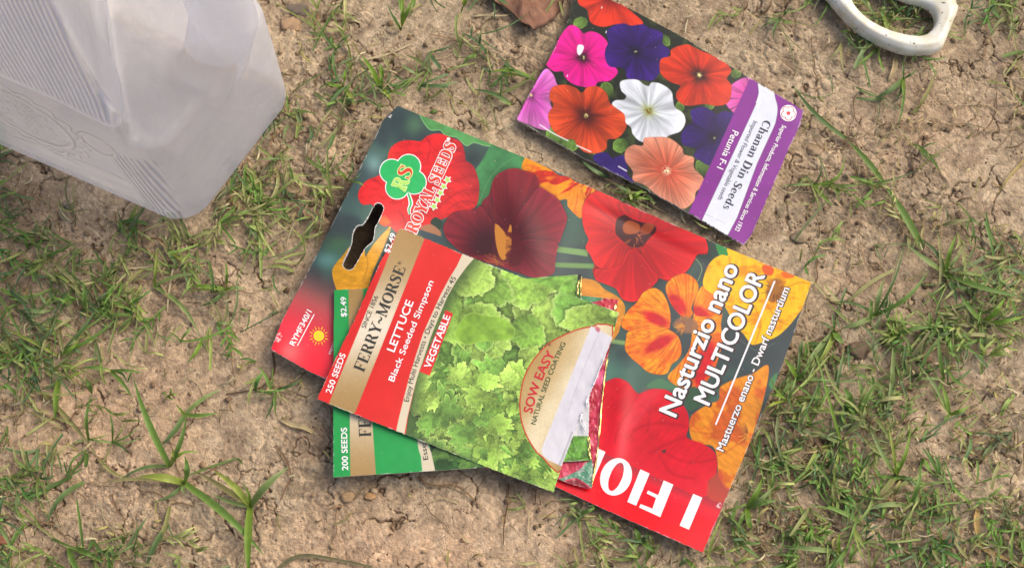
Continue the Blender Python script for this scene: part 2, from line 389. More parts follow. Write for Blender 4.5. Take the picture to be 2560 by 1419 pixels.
def text(name, s, p0, p1, cap, mat, zf, parent, off=.00012, bold=0., mid=None, shear=0, grow=0.):
    global CAPH
    def ev(body, o_):
        cu = bpy.data.curves.new('tmp', 'FONT'); cu.body = body; cu.offset = o_; cu.resolution_u = 4
        ob = bpy.data.objects.new('tmp', cu); C.objects.link(ob)
        dg = bpy.context.evaluated_depsgraph_get(); me = ob.evaluated_get(dg).to_mesh()
        V = np.array([v.co[:2] for v in me.vertices]).reshape(-1, 2); F = [tuple(p.vertices) for p in me.polygons]
        ob.evaluated_get(dg).to_mesh_clear(); bpy.data.objects.remove(ob); bpy.data.curves.remove(cu)
        return V, F
    if CAPH is None: CAPH = ev('H', 0)[0][:, 1].max()
    V, F = ev(s, 0); x0, x1 = V[:, 0].min(), V[:, 0].max(); V = V.copy(); V[:, 1] /= CAPH
    L = math.hypot(p1[0]-p0[0], p1[1]-p0[1]) or 1; rr = (bold+grow)*cap; n = len(V); Vs = [V]; Fs = list(F); m = 10 if grow else 6
    if rr:                                # heavier strokes: the same outline laid round a small ring
        for i in range(m):
            a = i/m*6.2832; Vs.append(V+np.array([rr*math.cos(a)/L*(x1-x0), rr*math.sin(a)/cap])); Fs += [tuple(k+n*(i+1) for k in f) for f in F]
    W = lay(np.concatenate(Vs), p0, p1, x0, x1, cap, zf, off, mid, shear); W[:, 2] += np.repeat(np.arange(len(Vs)), n)*1.5e-6; F = Fs
    return mk_mesh(name, W, F, mat, parent, smooth_=False)
# serif capitals and letters as strokes of changing width, cap height 1: (advance, strokes)
T, t_ = .2, .065
def st(*p): return list(p)
G = {
 'F': (.68, [st((.15, 0, T), (.15, 1, T)), st((0, .03, t_), (.33, .03, t_)), st((0, .97, t_), (.62, .97, t_)), st((.6, 1, .06), (.61, .72, .03)), st((.15, .5, t_), (.45, .5, t_)), st((.45, .37, .045), (.45, .64, .045))]),
 'E': (.72, [st((.15, 0, T), (.15, 1, T)), st((0, .03, t_), (.64, .03, t_)), st((0, .97, t_), (.6, .97, t_)), st((.58, 1, .06), (.59, .74, .03)), st((.15, .5, t_), (.44, .5, t_)), st((.44, .38, .045), (.44, .62, .045)), st((.63, 0, .06), (.66, .28, .03))]),
 'R': (.8, [st((.15, 0, T), (.15, 1, T)), st((0, .03, t_), (.32, .03, t_)), st((0, .97, t_), (.38, .97, t_)), st((.36, .97, .06), (.5, .93, .13), (.57, .75, T), (.5, .56, .13), (.36, .5, .06), (.2, .5, .06)), st((.36, .5, .1), (.48, .4, .2), (.62, .1, T), (.78, .03, .06))]),
 'Y': (.8, [st((.12, .97, T), (.42, .45, T)), st((.74, .97, .07), (.44, .45, .07)), st((.42, .5, T), (.42, 0, T)), st((-.02, .97, t_), (.28, .97, t_)), st((.6, .97, t_), (.88, .97, t_)), st((.26, .03, t_), (.58, .03, t_))]),
 'M': (1.08, [st((.13, 0, .07), (.13, 1, .07)), st((.14, 1, .2), (.5, .06, .16)), st((.5, .06, .07), (.86, 1, .07)), st((.88, 0, T), (.88, 1, T)), st((0, .03, t_), (.27, .03, t_)), st((.74, .03, t_), (1.04, .03, t_)), st((0, .97, t_), (.2, .97, t_)), st((.8, .97, t_), (1.04, .97, t_))]),
 'O': (.86, [[(.42+.33*math.cos(a), .5+.46*math.sin(a), .07+.14*abs(math.cos(a))**1.5) for a in np.linspace(0, 2*math.pi, 33)]]),
 'S': (.66, [st((.53, .7, .03), (.5, .84, .06), (.4, .94, .07), (.27, .96, .08), (.13, .87, .15), (.13, .7, .19), (.28, .56, .22), (.46, .42, .22), (.5, .24, .18), (.42, .09, .11), (.28, .03, .07), (.14, .08, .06), (.06, .28, .03)), st((.54, .68, .05), (.54, .98, .03)), st((.055, .3, .05), (.055, .02, .03))]),
 '~': (.62, [st((.03, .3, .04), (.14, .46, .12), (.27, .43, .14), (.38, .33, .13), (.5, .34, .11), (.6, .5, .04))]),
 'A': (.84, [st((.1, .03, .07), (.42, 1, .07)), st((.4, 1, .18), (.72, .03, T)), st((.2, .34, .06), (.6, .34, .06)), st((-.03, .03, t_), (.24, .03, t_)), st((.55, .03, t_), (.88, .03, t_))]),
 'L': (.68, [st((.15, 0, T), (.15, 1, T)), st((0, .03, t_), (.62, .03, t_)), st((0, .97, t_), (.32, .97, t_)), st((.6, 0, .06), (.63, .3, .03))]),
 'D': (.84, [st((.15, 0, T), (.15, 1, T)), st((0, .97, t_), (.38, .97, t_)), st((0, .03, t_), (.38, .03, t_)), st((.36, .97, .06), (.56, .88, .14), (.67, .66, .21), (.67, .34, .21), (.56, .12, .14), (.36, .03, .06))]),
 'C': (.8, [st((.68, .74, .03), (.62, .88, .06), (.48, .96, .06), (.3, .92, .1), (.14, .7, .19), (.12, .4, .2), (.24, .13, .13), (.46, .03, .07), (.62, .1, .06), (.72, .26, .03)), st((.69, .7, .05), (.69, .98, .03))]),
 'h': (.66, [st((.13, 0, .16), (.13, 1.02, .16)), st((0, .03, .055), (.27, .03, .055)), st((.02, .99, .055), (.14, .99, .055)), st((.2, .52, .05), (.34, .64, .1), (.46, .56, .16), (.48, .4, .16), (.48, 0, .16)), st((.36, .03, .055), (.61, .03, .055))]),
 'n': (.66, [st((.13, 0, .16), (.13, .66, .16)), st((0, .03, .055), (.27, .03, .055)), st((.0, .63, .055), (.14, .63, .055)), st((.2, .52, .05), (.34, .64, .1), (.46, .56, .16), (.48, .4, .16), (.48, 0, .16)), st((.36, .03, .055), (.61, .03, .055))]),
 'a': (.56, [st((.07, .5, .1), (.14, .62, .07), (.28, .64, .08), (.38, .56, .14), (.4, .4, .16), (.4, .12, .16), (.52, .03, .06)), st((.38, .38, .05), (.2, .34, .1), (.1, .2, .15), (.14, .07, .13), (.26, .04, .06), (.38, .14, .05))]),
 'i': (.34, [st((.15, 0, .16), (.15, .66, .16)), st((.01, .03, .055), (.3, .03, .055)), st((.02, .63, .055), (.16, .63, .055)), st((.06, .88, .16), (.24, .88, .16))]),
 'e': (.54, [st((.1, .36, .05), (.42, .36, .05)), st((.43, .34, .08), (.4, .54, .13), (.27, .64, .07), (.13, .54, .13), (.09, .34, .17), (.14, .12, .14), (.29, .03, .07), (.42, .08, .05), (.48, .18, .03))]),
 'd': (.64, [st((.46, 0, .16), (.46, 1.02, .16)), st((.34, .99, .055), (.46, .99, .055)), st((.46, .03, .055), (.6, .03, .055)), st((.42, .52, .05), (.28, .63, .08), (.14, .52, .14), (.1, .33, .17), (.14, .13, .14), (.27, .04, .08), (.42, .14, .05))]),
 's': (.48, [st((.38, .46, .03), (.34, .58, .05), (.23, .64, .06), (.11, .56, .11), (.13, .43, .13), (.27, .33, .15), (.37, .2, .13), (.32, .07, .08), (.2, .03, .06), (.08, .1, .05), (.05, .22, .03))]),
 ' ': (.3, [])}
def serif(name, s, p0, p1, cap, mat, zf, parent, off=.00012, grow=0., shear=0, gap=.06):
    x = 0; V = []; F = []; lay_ = 0; n0 = 0; zo = []
    for ch in s:
        adv, sts = G[ch]
        for q in sts:
            Q = np.array(q, float)
            if len(Q) > 2: Q = np.concatenate([smooth(Q, 3, False)])
            else: Q = Q.copy()
            if grow:
                e0 = Q[0, :2]-Q[1, :2]; e1 = Q[-1, :2]-Q[-2, :2]
                if np.hypot(*(Q[0]-Q[-1])[:2]) > .02:
                    Q[0, :2] += e0/np.hypot(*e0)*grow; Q[-1, :2] += e1/np.hypot(*e1)*grow
                Q[:, 2] += 2*grow
            D = np.gradient(Q[:, :2], axis=0)
            if np.hypot(*(Q[0]-Q[-1])[:2]) < .02: D[0] = D[-1] = Q[1, :2]-Q[-2, :2]
            D /= np.linalg.norm(D, axis=1)[:, None]; Nn = np.stack([-D[:, 1], D[:, 0]], -1)
            A = Q[:, :2]+Nn*Q[:, 2:3]/2; B = Q[:, :2]-Nn*Q[:, 2:3]/2
            A[:, 0] += x; B[:, 0] += x
            for i in range(len(Q)): V += [A[i], B[i]]; zo += [lay_*2.0e-6]*2
            for i in range(len(Q)-1): F.append((n0+2*i, n0+2*i+1, n0+2*i+3, n0+2*i+2))
            n0 += 2*len(Q); lay_ = (lay_+1) % 9
        x += adv+gap
    V = np.array(V); x -= gap
    W = lay(V, p0, p1, 0, x, cap, zf, off, None, shear); W[:, 2] += np.array(zo)
    return mk_mesh(name, W, F, mat, parent, smooth_=False)
def shape(name, pts, mat, zf, parent, off=.00012, k=0, rings=0):
    P = smooth(pts, k) if k else np.array(pts, float)
    if rings:                              # star-shaped outline as rings round its centre, to follow the bowed sheet
        c = P.mean(0); n = len(P); Q = np.concatenate([c+(P-c)*t for t in np.linspace(1, 0, rings+1)])
        W = at(Q[:, 0], Q[:, 1], zf(Q[:, 0], Q[:, 1])+off); F = [(i*n+j, (i+1)*n+j, (i+1)*n+(j+1) % n, i*n+(j+1) % n) for i in range(rings) for j in range(n)]
        nn = np.cross(W[F[0][1]]-W[F[0][0]], W[F[0][3]]-W[F[0][0]])
        return mk_mesh(name, W, F if nn[2] > 0 else [f[::-1] for f in F], mat, parent, smooth_=False)
    W = at(P[:, 0], P[:, 1], zf(P[:, 0], P[:, 1])+off)
    a = 0.5*np.sum(P[:, 0]*np.roll(P[:, 1], -1)-np.roll(P[:, 0], -1)*P[:, 1])
    f = list(range(len(P)));  f = f[::-1] if a > 0 else f
    return mk_mesh(name, W, [tuple(f)], mat, parent, smooth_=False)
def crop(ox, oy, s):
    return lambda *p: [(ox+a/s, oy+b/s) for a, b in p]
c2 = crop(1280, 0, 2.2885); c4 = crop(660, 250, 2.8375); c5 = crop(660, 650, 2.3656); c6 = crop(1200, 380, 2.729)
c7 = crop(1450, 600, 2.8377); c8 = crop(1200, 850, 2.494); cI = crop(1380, 1080, 4.73); cL = crop(930, 340, 5.458)
WHITE = ink('white', rgb(240, 238, 238)); DARK = ink('dark_brown', rgb(60, 42, 45))
# ================================================================ large flower packet
def leafprint(S, n, box, cols, seed, rmin=15, rmax=40, rim=None, gate=None, ruf=.16, soft=0):
    """printed foliage: overlapping ruffled leaves, dark at the base, pale at the rim"""
    r_ = np.random.RandomState(seed)
    for i in range(n):
        cx = r_.uniform(box[0], box[2]); cy = r_.uniform(box[1], box[3]); Rr = r_.uniform(rmin, rmax); dr = r_.uniform(0, 6.28)
        asp = r_.uniform(.55, 1); base = cols[r_.randint(len(cols))]*r_.uniform(.85, 1.12)
        if gate is not None and not gate(cx, cy): continue
        m = (np.abs(S.X-cx) < Rr*1.5) & (np.abs(S.Y-cy) < Rr*1.5)
        if not m.any(): continue
        X, Y = S.X[m]-cx, S.Y[m]-cy; c, s = math.cos(dr), math.sin(dr)
        x = X*c+Y*s; y = (-X*s+Y*c)/asp; r = np.hypot(x, y); a = np.arctan2(y, x)
        ca, sa = np.cos(a), np.sin(a)
        lim = Rr*(1+ruf*2*(vn(ca*3+i, sa*3, seed+i)-.5)+ruf*1.3*(vn(ca*8+i, sa*8, seed+i+3)-.5)+soft*.09*(vn(ca*19+i, sa*19, seed+i+4)-.5))
        t = r/lim; along = np.clip((x/Rr+1)/2, 0, 1)
        rg = 1-np.abs(2*fbm(x/11+5*i, y/11, 3, seed+7)-1)*3
        br = .62+.4*along+.30*(fbm(x/13+5*i, y/13, 3, seed+7)-.5)+.16*np.clip(rg, 0, 1)+.12*(vn(ca*9+i, sa*9, seed+2)-.5)*t
        vein = np.clip(1-np.abs(y-(x*.02))/1.6, 0, 1)*.35+np.clip(1-np.abs(np.abs(y)-np.mod(x, Rr*.42)*.9)/1.3, 0, 1)*.2
        col = base*br[..., None]; col = mix(col, np.minimum(base*1.35+.12, 1), vein*(along))
        col = mix(col, rim if rim is not None else base*1.4, sstep(.82, .97, t)*.55*sstep(.25, .7, along))
        S.C[m] = mix(S.C[m], S.C[m]*.62, np.clip(1.2-t, 0, .2)*3.4*(t > 1))
        S.C[m] = mix(S.C[m], np.clip(col, 0, 1), np.clip(.5+(1-t)*Rr/1.6, 0, 1))

def big_packet():
    root = thing('seed_packet', 'largest seed packet with big flowers and a hanging hole, lying under the small ones', 'seed packet', at(1340, 820, .004))
    S = Sheet([(958, 250), (2038, 690), (1775, 1395), (655, 872)], 1000, 620, z_big)
    # quad edges reach a little past the outline; the outline cuts the sheet
    X, Y = S.X, S.Y
    g = fbm(X/95, Y/95, 3, 61); base = mix(np.broadcast_to(rgb(58, 70, 72), X.shape+(3,)), rgb(74, 104, 92), sstep(.35, .7, g))
    def blob(cx, cy, rx, ry, c, w=1):
        nonlocal base
        base = mix(base, c, w*np.exp(-(((X-cx)/rx)**2+((Y-cy)/ry)**2)))
    blob(935, 410, 22, 26, rgb(128, 168, 165), .8); blob(820, 650, 34, 24, rgb(112, 160, 150), .9); blob(842, 610, 36, 22, rgb(90, 140, 90), .6)
    blob(885, 470, 36, 60, rgb(62, 78, 84), .6); blob(1010, 300, 60, 40, rgb(50, 62, 66), .9); blob(1035, 310, 22, 26, rgb(98, 140, 96), .6)
    blob(1500, 930, 60, 40, rgb(90, 135, 118), .9); blob(1390, 640, 60, 50, rgb(78, 92, 92), .8); blob(1800, 620, 60, 30, rgb(44, 66, 52), .9)
    blob(1480, 600, 60, 60, rgb(42, 66, 54), .5); blob(1880, 840, 90, 70, rgb(66, 72, 74), 1); blob(1180, 400, 30, 30, rgb(44, 54, 56), .9)
    # red corner and the red bottom strip
    nrm = (X-678)*.39-(Y-872)*.92          # up across the packet from its bottom edge
    alg = (X-678)*.905+(Y-872)*.425
    base = mix(base, rgb(205, 110, 100), sstep(250, 130, nrm)*sstep(330, 120, alg)*.8)
    base = mix(base, rgb(226, 50, 68), sstep(190, 60, nrm)*sstep(380, 200, alg))
    base = mix(base, rgb(238, 34, 52), sstep(150, 40, nrm)*sstep(300, 600, alg)+sstep(70, 10, nrm)*.9)
    S.C[:] = np.clip(base, 0, 1)
    # printed leaves
    S.poly(c4((1060, 40), (1100, 90), (1130, 150), (1180, 210), (1250, 212), (1290, 250), (1370, 265), (1435, 322), (1490, 300), (1590, 325), (1640, 300), (1400, 130), (1200, 60)), None,
           outline=rgb(150, 205, 130), ow=1.6, shade=lambda x, y, d: rgb(86, 150, 84)*(.9+.25*fbm(x/20, y/20, 3, 5))[..., None])
    S.poly(c4((1600, 335), (1540, 440), (1500, 505), (1530, 600), (1515, 765), (1580, 700), (1640, 580), (1740, 500), (1880, 500), (1980, 440), (1860, 380), (1740, 320), (1640, 300)), None,
           shade=lambda x, y, d: rgb(66, 132, 78)*(.8+.4*fbm(x/24, y/24, 3, 6))[..., None])
    S.stroke(c4((1520, 740), (1600, 560), (1720, 440), (1820, 400)), rgb(110, 165, 105), 1.6, alpha=.6)
    # red flower behind the logo
    def red_a(x, y, d):
        t = sstep(1090, 1180, x-.2*(y-330)); c = mix(np.broadcast_to(rgb(226, 40, 42), x.shape+(3,)), rgb(140, 34, 40), t*.75)
        c = mix(c, rgb(208, 40, 40), sstep(430, 520, y)*.7); c = mix(c, rgb(240, 88, 60), .5*np.exp(-(((x-965)/30)**2+((y-395)/30)**2)))
        f = vn((x+y)/26, (x-y)/5, 4); return c*(.82+.28*fbm(x/26, y/11, 3, 3)+.1*f)[..., None]
    S.poly(c4((880, 390), (900, 340), (950, 300), (1020, 285), (1110, 292), (1160, 255), (1240, 238), (1330, 268), (1400, 305), (1425, 380), (1432, 430), (1480, 462), (1512, 530), (1527, 620), (1510, 740),
              (1450, 790), (1350, 820), (1250, 850), (1200, 890), (1120, 915), (1050, 960), (960, 960), (900, 900), (840, 890), (800, 840), (770, 745), (700, 742), (668, 690), (680, 630), (730, 570), (820, 530), (870, 460)), None, shade=red_a)
    for q in (((1150, 260), (1180, 330), (1160, 420)), ((1430, 430), (1380, 440), (1300, 480)), ((1510, 640), (1420, 640), (1320, 690), (1240, 760)), ((1500, 730), (1400, 720), (1300, 780)),
              ((760, 560), (830, 600), (880, 660)), ((1000, 960), (1000, 860), (960, 780)), ((1330, 270), (1350, 340), (1430, 380))):
        S.stroke(c4(*q), rgb(120, 24, 34), 2.6, soft=5, alpha=.45)
    S.poly(c4((830, 830), (870, 830), (900, 870), (860, 890), (820, 870)), rgb(236, 120, 50), soft=8, alpha=.8)
    S.poly(c4((1180, 870), (1215, 830), (1262, 860), (1262, 900), (1230, 920)), rgb(44, 62, 50)); S.poly(c4((1110, 910), (1180, 880), (1250, 930), (1250, 965), (1200, 955)), rgb(168, 118, 84))
    S.poly(c4((1090, 925), (1140, 930), (1255, 970), (1262, 1010), (1150, 990)), rgb(60, 78, 84))
    # yellow petals round the hanging hole
    ye = lambda x, y, d: rgb(236, 168, 42)*(.84+.26*fbm(x/18, y/7, 3, 9))[..., None]
    S.poly(c4((625, 1030), (560, 1100), (490, 1190), (488, 1260), (515, 1350), (520, 1400), (700, 1400), (780, 1200), (860, 1020), (900, 900), (860, 930), (780, 1020), (740, 1080), (718, 1110), (710, 1060), (660, 1100)), None, shade=ye)
    S.stroke(c4((725, 1090), (735, 1180), (700, 1280)), rgb(170, 110, 50), 2.4, soft=3, alpha=.6)
    # stems
    S.poly(c6((500, 640), (735, 668), (735, 712), (500, 678)), rgb(122, 160, 96), k=0, soft=3); S.poly(c6((500, 752), (790, 762), (790, 795), (500, 785)), rgb(112, 150, 88), k=0, soft=3)
    S.poly(c6((880, 1270), (1010, 1290), (1010, 1318), (880, 1300)), rgb(128, 160, 100), k=0, soft=4)
    # orange flower at the top edge
    def stre(c1, c2, fr, s_, cx, cy):
        def f(x, y, d):
            a = np.arctan2(y-cy, x-cx); r = np.hypot(x-cx, y-cy)
            v = vn(np.cos(a)*fr+r/40, np.sin(a)*fr, s_)*.65+vn(np.cos(a)*fr*2.2+r/14, np.sin(a)*fr*2.2, s_+1)*.35
            return mix(np.broadcast_to(c1, x.shape+(3,)), c2, sstep(.47, .68, v))*(.85+.3*fbm(x/14, y/14, 2, s_+5))[..., None]
        return f
    S.poly(c6((318, 30), (380, 70), (480, 118), (540, 158), (600, 168), (660, 205), (760, 238), (830, 280), (740, 320), (700, 370), (692, 450), (650, 425), (600, 370), (590, 322), (520, 332), (450, 290), (400, 260), (370, 160), (285, 118)), None,
           shade=stre(rgb(246, 148, 22), rgb(196, 44, 22), 9, 70, 1485, 420))
    S.poly(c6((600, 330), (620, 270), (680, 240), (720, 300), (700, 380), (692, 450), (650, 425), (610, 380)), None, shade=stre(rgb(240, 140, 26), rgb(206, 90, 20), 10, 74, 1440, 440))
    # maroon flower
    mar = c6((110, 160), (180, 120), (250, 110), (310, 130), (380, 158), (402, 200), (400, 240), (480, 280), (540, 330), (592, 430), (590, 480), (562, 560), (530, 620), (520, 690), (512, 760), (505, 815), (460, 845), (350, 852), (250, 820), (120, 775), (0, 740), (-90, 700), (-235, 560), (-245, 490), (-175, 410), (-50, 395), (0, 370), (20, 330), (60, 290), (80, 220))
    S.flower(mar, c6((215, 590))[0], rgb(122, 28, 38), edge=rgb(132, 34, 46), dark=rgb(64, 14, 22), rc=.2, vein=.14, vf=4, lob=.22, seed=80)
    for q in (((60, 370), (80, 470), (110, 540)), ((215, 470), (170, 330), (150, 200)), ((290, 580), (420, 480), (560, 430)), ((280, 640), (400, 640), (510, 660)), ((250, 500), (330, 330), (390, 250)), ((0, 370), (60, 460), (60, 640)),
              ((-30, 640), (-140, 560), (-230, 520)), ((0, 580), (-90, 470), (-170, 420))):
        S.stroke(c6(*q), rgb(58, 10, 18), 4, soft=10, alpha=.5)
    def petal(pts, cx, cy, rr, lo, hi, sd):
        def f(x, y, d):
            r = np.hypot(x-cx, y-cy)/rr; A = np.arctan2(y-cy, x-cx); v = vn(A*9+r, r*1.2, sd)*.6+vn(A*23, r*2, sd+1)*.4
            c = mix(np.broadcast_to(lo, x.shape+(3,)), hi, sstep(.1, 1., r)); c = c*(.86+.3*v)[..., None]
            return mix(c, c*1.22, np.clip(1-np.abs(d-2.5)/2.5, 0, 1)*.6)
        P = smooth(pts, 5); m = S.sel(P, 14); dd = sdist(P, S.X[m], S.Y[m]); S.C[m] = mix(S.C[m], S.C[m]*.6, np.where(dd < 0, np.exp(dd/5), 0)*.6)
        S.poly(pts, None, shade=f, soft=2)
    petal(c6((-245, 550), (-235, 480), (-170, 412), (-50, 396), (10, 372), (60, 440), (100, 500), (96, 600), (60, 690), (-90, 700), (-200, 620)), *c6((60, 640))[0], 105, rgb(58, 12, 22), rgb(126, 30, 42), 401)
    petal(c6((90, 330), (82, 220), (112, 162), (180, 122), (250, 112), (310, 132), (380, 160), (402, 205), (400, 250), (330, 330), (260, 420), (220, 500), (170, 545), (110, 480)), *c6((200, 540))[0], 150, rgb(84, 16, 26), rgb(128, 28, 38), 403)
    petal(c6((402, 240), (480, 280), (540, 332), (590, 432), (588, 482), (560, 560), (528, 622), (400, 600), (290, 590), (225, 530), (270, 410), (340, 320)), *c6((230, 580))[0], 130, rgb(78, 14, 24), rgb(140, 38, 52), 405)
    petal(c6((300, 600), (410, 600), (528, 625), (520, 690), (512, 760), (504, 818), (455, 846), (350, 852), (262, 800), (250, 700)), *c6((250, 620))[0], 110, rgb(84, 14, 26), rgb(132, 36, 50), 407)
    S.poly(c6((-30, 640), (60, 700), (140, 740), (260, 760), (280, 690), (200, 640), (80, 600)), rgb(60, 18, 24), soft=14, alpha=.7)
    S.poly(c6((103, 488), (150, 525), (172, 552), (190, 545), (202, 500), (216, 512), (216, 660), (205, 705), (160, 738), (128, 700), (105, 600)), rgb(196, 128, 46), k=2)
    S.poly(c6((170, 560), (205, 545), (262, 570), (290, 640), (262, 760), (205, 780), (175, 700), (212, 660), (212, 590)), rgb(88, 18, 24), k=3, soft=3, alpha=.85)
    r_ = np.random.RandomState(4)
    for i in range(30):
        y0 = r_.uniform(545, 725); x0 = 212; S.stroke(c6((x0+6, y0), (x0-r_.uniform(8, 42), y0+r_.uniform(-4, 14))), rgb(76, 16, 20), 1.2, alpha=.6)
    for i in range(16): S.stroke(c6((20+r_.uniform(0, 120), 690+r_.uniform(0, 60)), (60+r_.uniform(0, 140), 720+r_.uniform(0, 60))), rgb(176, 112, 54), 1.1, alpha=.7)
    # bright red flower
    rf = c6((740, 300), (800, 268), (870, 290), (950, 328), (1100, 390), (1300, 460), (1450, 528), (1532, 580), (1556, 672), (1540, 696), (1482, 700), (1470, 730), (1422, 800), (1390, 832), (1330, 862), (1280, 880), (1222, 862), (1190, 905), (1130, 955), (1100, 1000),
            (1040, 1020), (970, 1000), (930, 935), (860, 900), (790, 870), (768, 810), (780, 770), (750, 700), (720, 650), (740, 595), (715, 540), (698, 470), (700, 370))
    S.flower(rf, c6((1040, 560))[0], rgb(206, 22, 26), edge=rgb(212, 26, 30), dark=rgb(150, 14, 18), rc=.18, vein=.12, vf=4, lob=.25, seed=90)
    for q in (((960, 420), (940, 470), (930, 520)), ((930, 560), (860, 600), (760, 610)), ((1010, 680), (1000, 760), (900, 800), (800, 790)), ((1180, 560), (1240, 520), (1330, 500)), ((1120, 680), (1150, 780), (1220, 860)), ((960, 430), (960, 370), (900, 300)),
              ((1460, 700), (1450, 600), (1530, 585)), ((1060, 720), (1110, 800), (1190, 890)), ((940, 600), (860, 680), (770, 690))):
        S.stroke(c6(*q), rgb(124, 8, 18), 3., soft=6, alpha=.5)
    petal(c6((702, 380), (740, 305), (800, 272), (870, 292), (950, 330), (985, 420), (930, 470), (925, 560), (1000, 640), (960, 760), (880, 800), (800, 780), (752, 700), (722, 650), (740, 595), (716, 540), (700, 470)), *c6((1000, 560))[0], 120, rgb(168, 14, 22), rgb(216, 28, 30), 411)
    petal(c6((960, 350), (1100, 392), (1300, 462), (1450, 530), (1530, 582), (1554, 672), (1480, 700), (1420, 800), (1330, 860), (1222, 858), (1120, 760), (1110, 650), (1190, 560), (1180, 500), (1080, 470), (990, 425)), *c6((1080, 580))[0], 190, rgb(176, 16, 24), rgb(214, 26, 32), 413)
    petal(c6((790, 800), (880, 800), (965, 760), (1010, 670), (1090, 690), (1160, 780), (1215, 860), (1180, 910), (1130, 958), (1100, 1000), (1040, 1020), (970, 1000), (930, 935), (860, 900), (790, 870)), *c6((1050, 620))[0], 150, rgb(170, 14, 24), rgb(208, 28, 36), 415)
    S.poly(c6((925, 505), (935, 455), (985, 430), (1040, 460), (1110, 480), (1190, 500), (1200, 540), (1150, 590), (1110, 640), (1040, 650), (980, 610), (930, 560)), rgb(62, 12, 16), soft=4)
    S.poly(c6((975, 500), (1010, 468), (1050, 475), (1090, 500), (1085, 545), (1030, 560), (985, 550)), rgb(158, 74, 26), soft=3)
    S.poly(c6((1090, 540), (1130, 485), (1190, 500), (1150, 560)), rgb(146, 62, 28), soft=3)
    for i in range(34):
        a = r_.uniform(-.4, 2.6); r0 = r_.uniform(25, 55); r1 = r0+r_.uniform(14, 34); cx, cy = 1045, 565
        S.stroke(c6((cx+r0*math.cos(a), cy+r0*math.sin(a)), (cx+r1*math.cos(a+.1), cy+r1*math.sin(a+.1))), [rgb(214, 120, 50), rgb(110, 16, 18), rgb(70, 8, 14)][i % 3], 1.5, alpha=.85)
    # orange petal left of centre (partly under the small packets)
    S.poly(c6((690, 880), (740, 865), (800, 885), (850, 935), (940, 985), (985, 1040), (988, 1100), (960, 1180), (940, 1240), (880, 1290), (800, 1200), (700, 1050)), None, shade=lambda x, y, d: rgb(222, 148, 52)*(.84+.26*fbm(x/22, y/9, 3, 12))[..., None])
    # orange flower with red throats
    cen = np.array(c7((745, 590))[0])
    def org(cx, cy, rx, ry, ang):
        def f(x, y, d):
            a = np.arctan2(y-cen[1], x-cen[0]); r = np.hypot(x-cen[0], y-cen[1])
            v = vn(np.cos(a)*16+r/60, np.sin(a)*16, 101)*.6+vn(np.cos(a)*30+r/20, np.sin(a)*30, 102)*.4
            c = mix(np.broadcast_to(rgb(246, 156, 30), x.shape+(3,)), rgb(196, 62, 16), (1-np.clip(np.abs(v-.5)*8, 0, 1))*.6)
            c = mix(c, rgb(226, 74, 22), .35*sstep(.45, .7, fbm(x/24, y/24, 2, 105)))
            xx = (x-cx)*math.cos(ang)+(y-cy)*math.sin(ang); yy = -(x-cx)*math.sin(ang)+(y-cy)*math.cos(ang)
            w = np.exp(-((xx/rx)**2+(yy/ry)**2)**1.4)
            c = mix(c, rgb(204, 26, 34), np.clip(w*1.5+.9*(v-.5)*w, 0, 1)); return c*(.9+.2*fbm(x/12, y/12, 2, 109))[..., None]
        return f
    def px7(x, y): return c7((x, y))[0]
    S.poly(c7((860, 330), (920, 350), (970, 400), (1010, 500), (1000, 600), (1010, 720), (960, 900), (890, 1010), (800, 1062), (720, 1045), (650, 1010), (625, 960), (700, 880), (780, 760), (800, 560), (830, 430)), None, shade=org(*px7(880, 880), 22, 60, .3))
    S.poly(c7((820, 400), (870, 330), (940, 350), (1000, 420), (990, 500), (900, 540), (810, 520)), None, shade=org(*px7(845, 520), 26, 16, .4))
    S.poly(c7((608, 340), (640, 282), (700, 246), (760, 240), (820, 282), (840, 335), (820, 400), (790, 480), (800, 520), (760, 560), (700, 520), (640, 440)), None, outline=rgb(150, 70, 20), ow=.6, shade=org(*px7(690, 455), 30, 17, 1.0))
    S.poly(c7((450, 372), (520, 340), (580, 368), (620, 440), (640, 520), (640, 590), (620, 640), (540, 630), (420, 622), (350, 642), (296, 610), (310, 550), (350, 490), (405, 440)), None, outline=rgb(150, 70, 20), ow=.6, shade=org(*px7(540, 560), 34, 13, .45))
    S.poly(c7((328, 700), (340, 652), (420, 622), (540, 608), (640, 640), (700, 690), (720, 780), (700, 840), (650, 880), (620, 940), (560, 952), (480, 932), (420, 880), (360, 830), (320, 770)), None, outline=rgb(150, 70, 20), ow=.6, shade=org(*px7(560, 735), 38, 13, -.5))
    S.poly(c7((690, 560), (740, 540), (810, 560), (840, 620), (780, 660), (700, 640), (660, 600)), rgb(150, 104, 74), soft=6, alpha=.9)
    for i in range(40):
        a = r_.uniform(2.0, 4.2); r0 = r_.uniform(18, 60); r1 = r0+r_.uniform(10, 40); x0, y0 = 760, 620
        S.stroke(c7((x0+r0*math.cos(a), y0-r0*math.sin(a)), (x0+r1*math.cos(a), y0-r1*math.sin(a))), [rgb(248, 176, 60), rgb(120, 40, 20), rgb(250, 160, 40)][i % 3], 1.2, alpha=.75)
    # yellow flower at the right
    yel = lambda x, y, d: (mix(np.broadcast_to(rgb(250, 196, 26), x.shape+(3,)), rgb(236, 152, 20), sstep(.5, .8, fbm(x/30, y/16, 3, 120))))*(.92+.14*fbm(x/8, y/20, 2, 121))[..., None]
    S.poly(c7((970, 15), (1075, 60), (1062, 120), (1000, 118), (975, 80)), rgb(48, 140, 70), k=2)
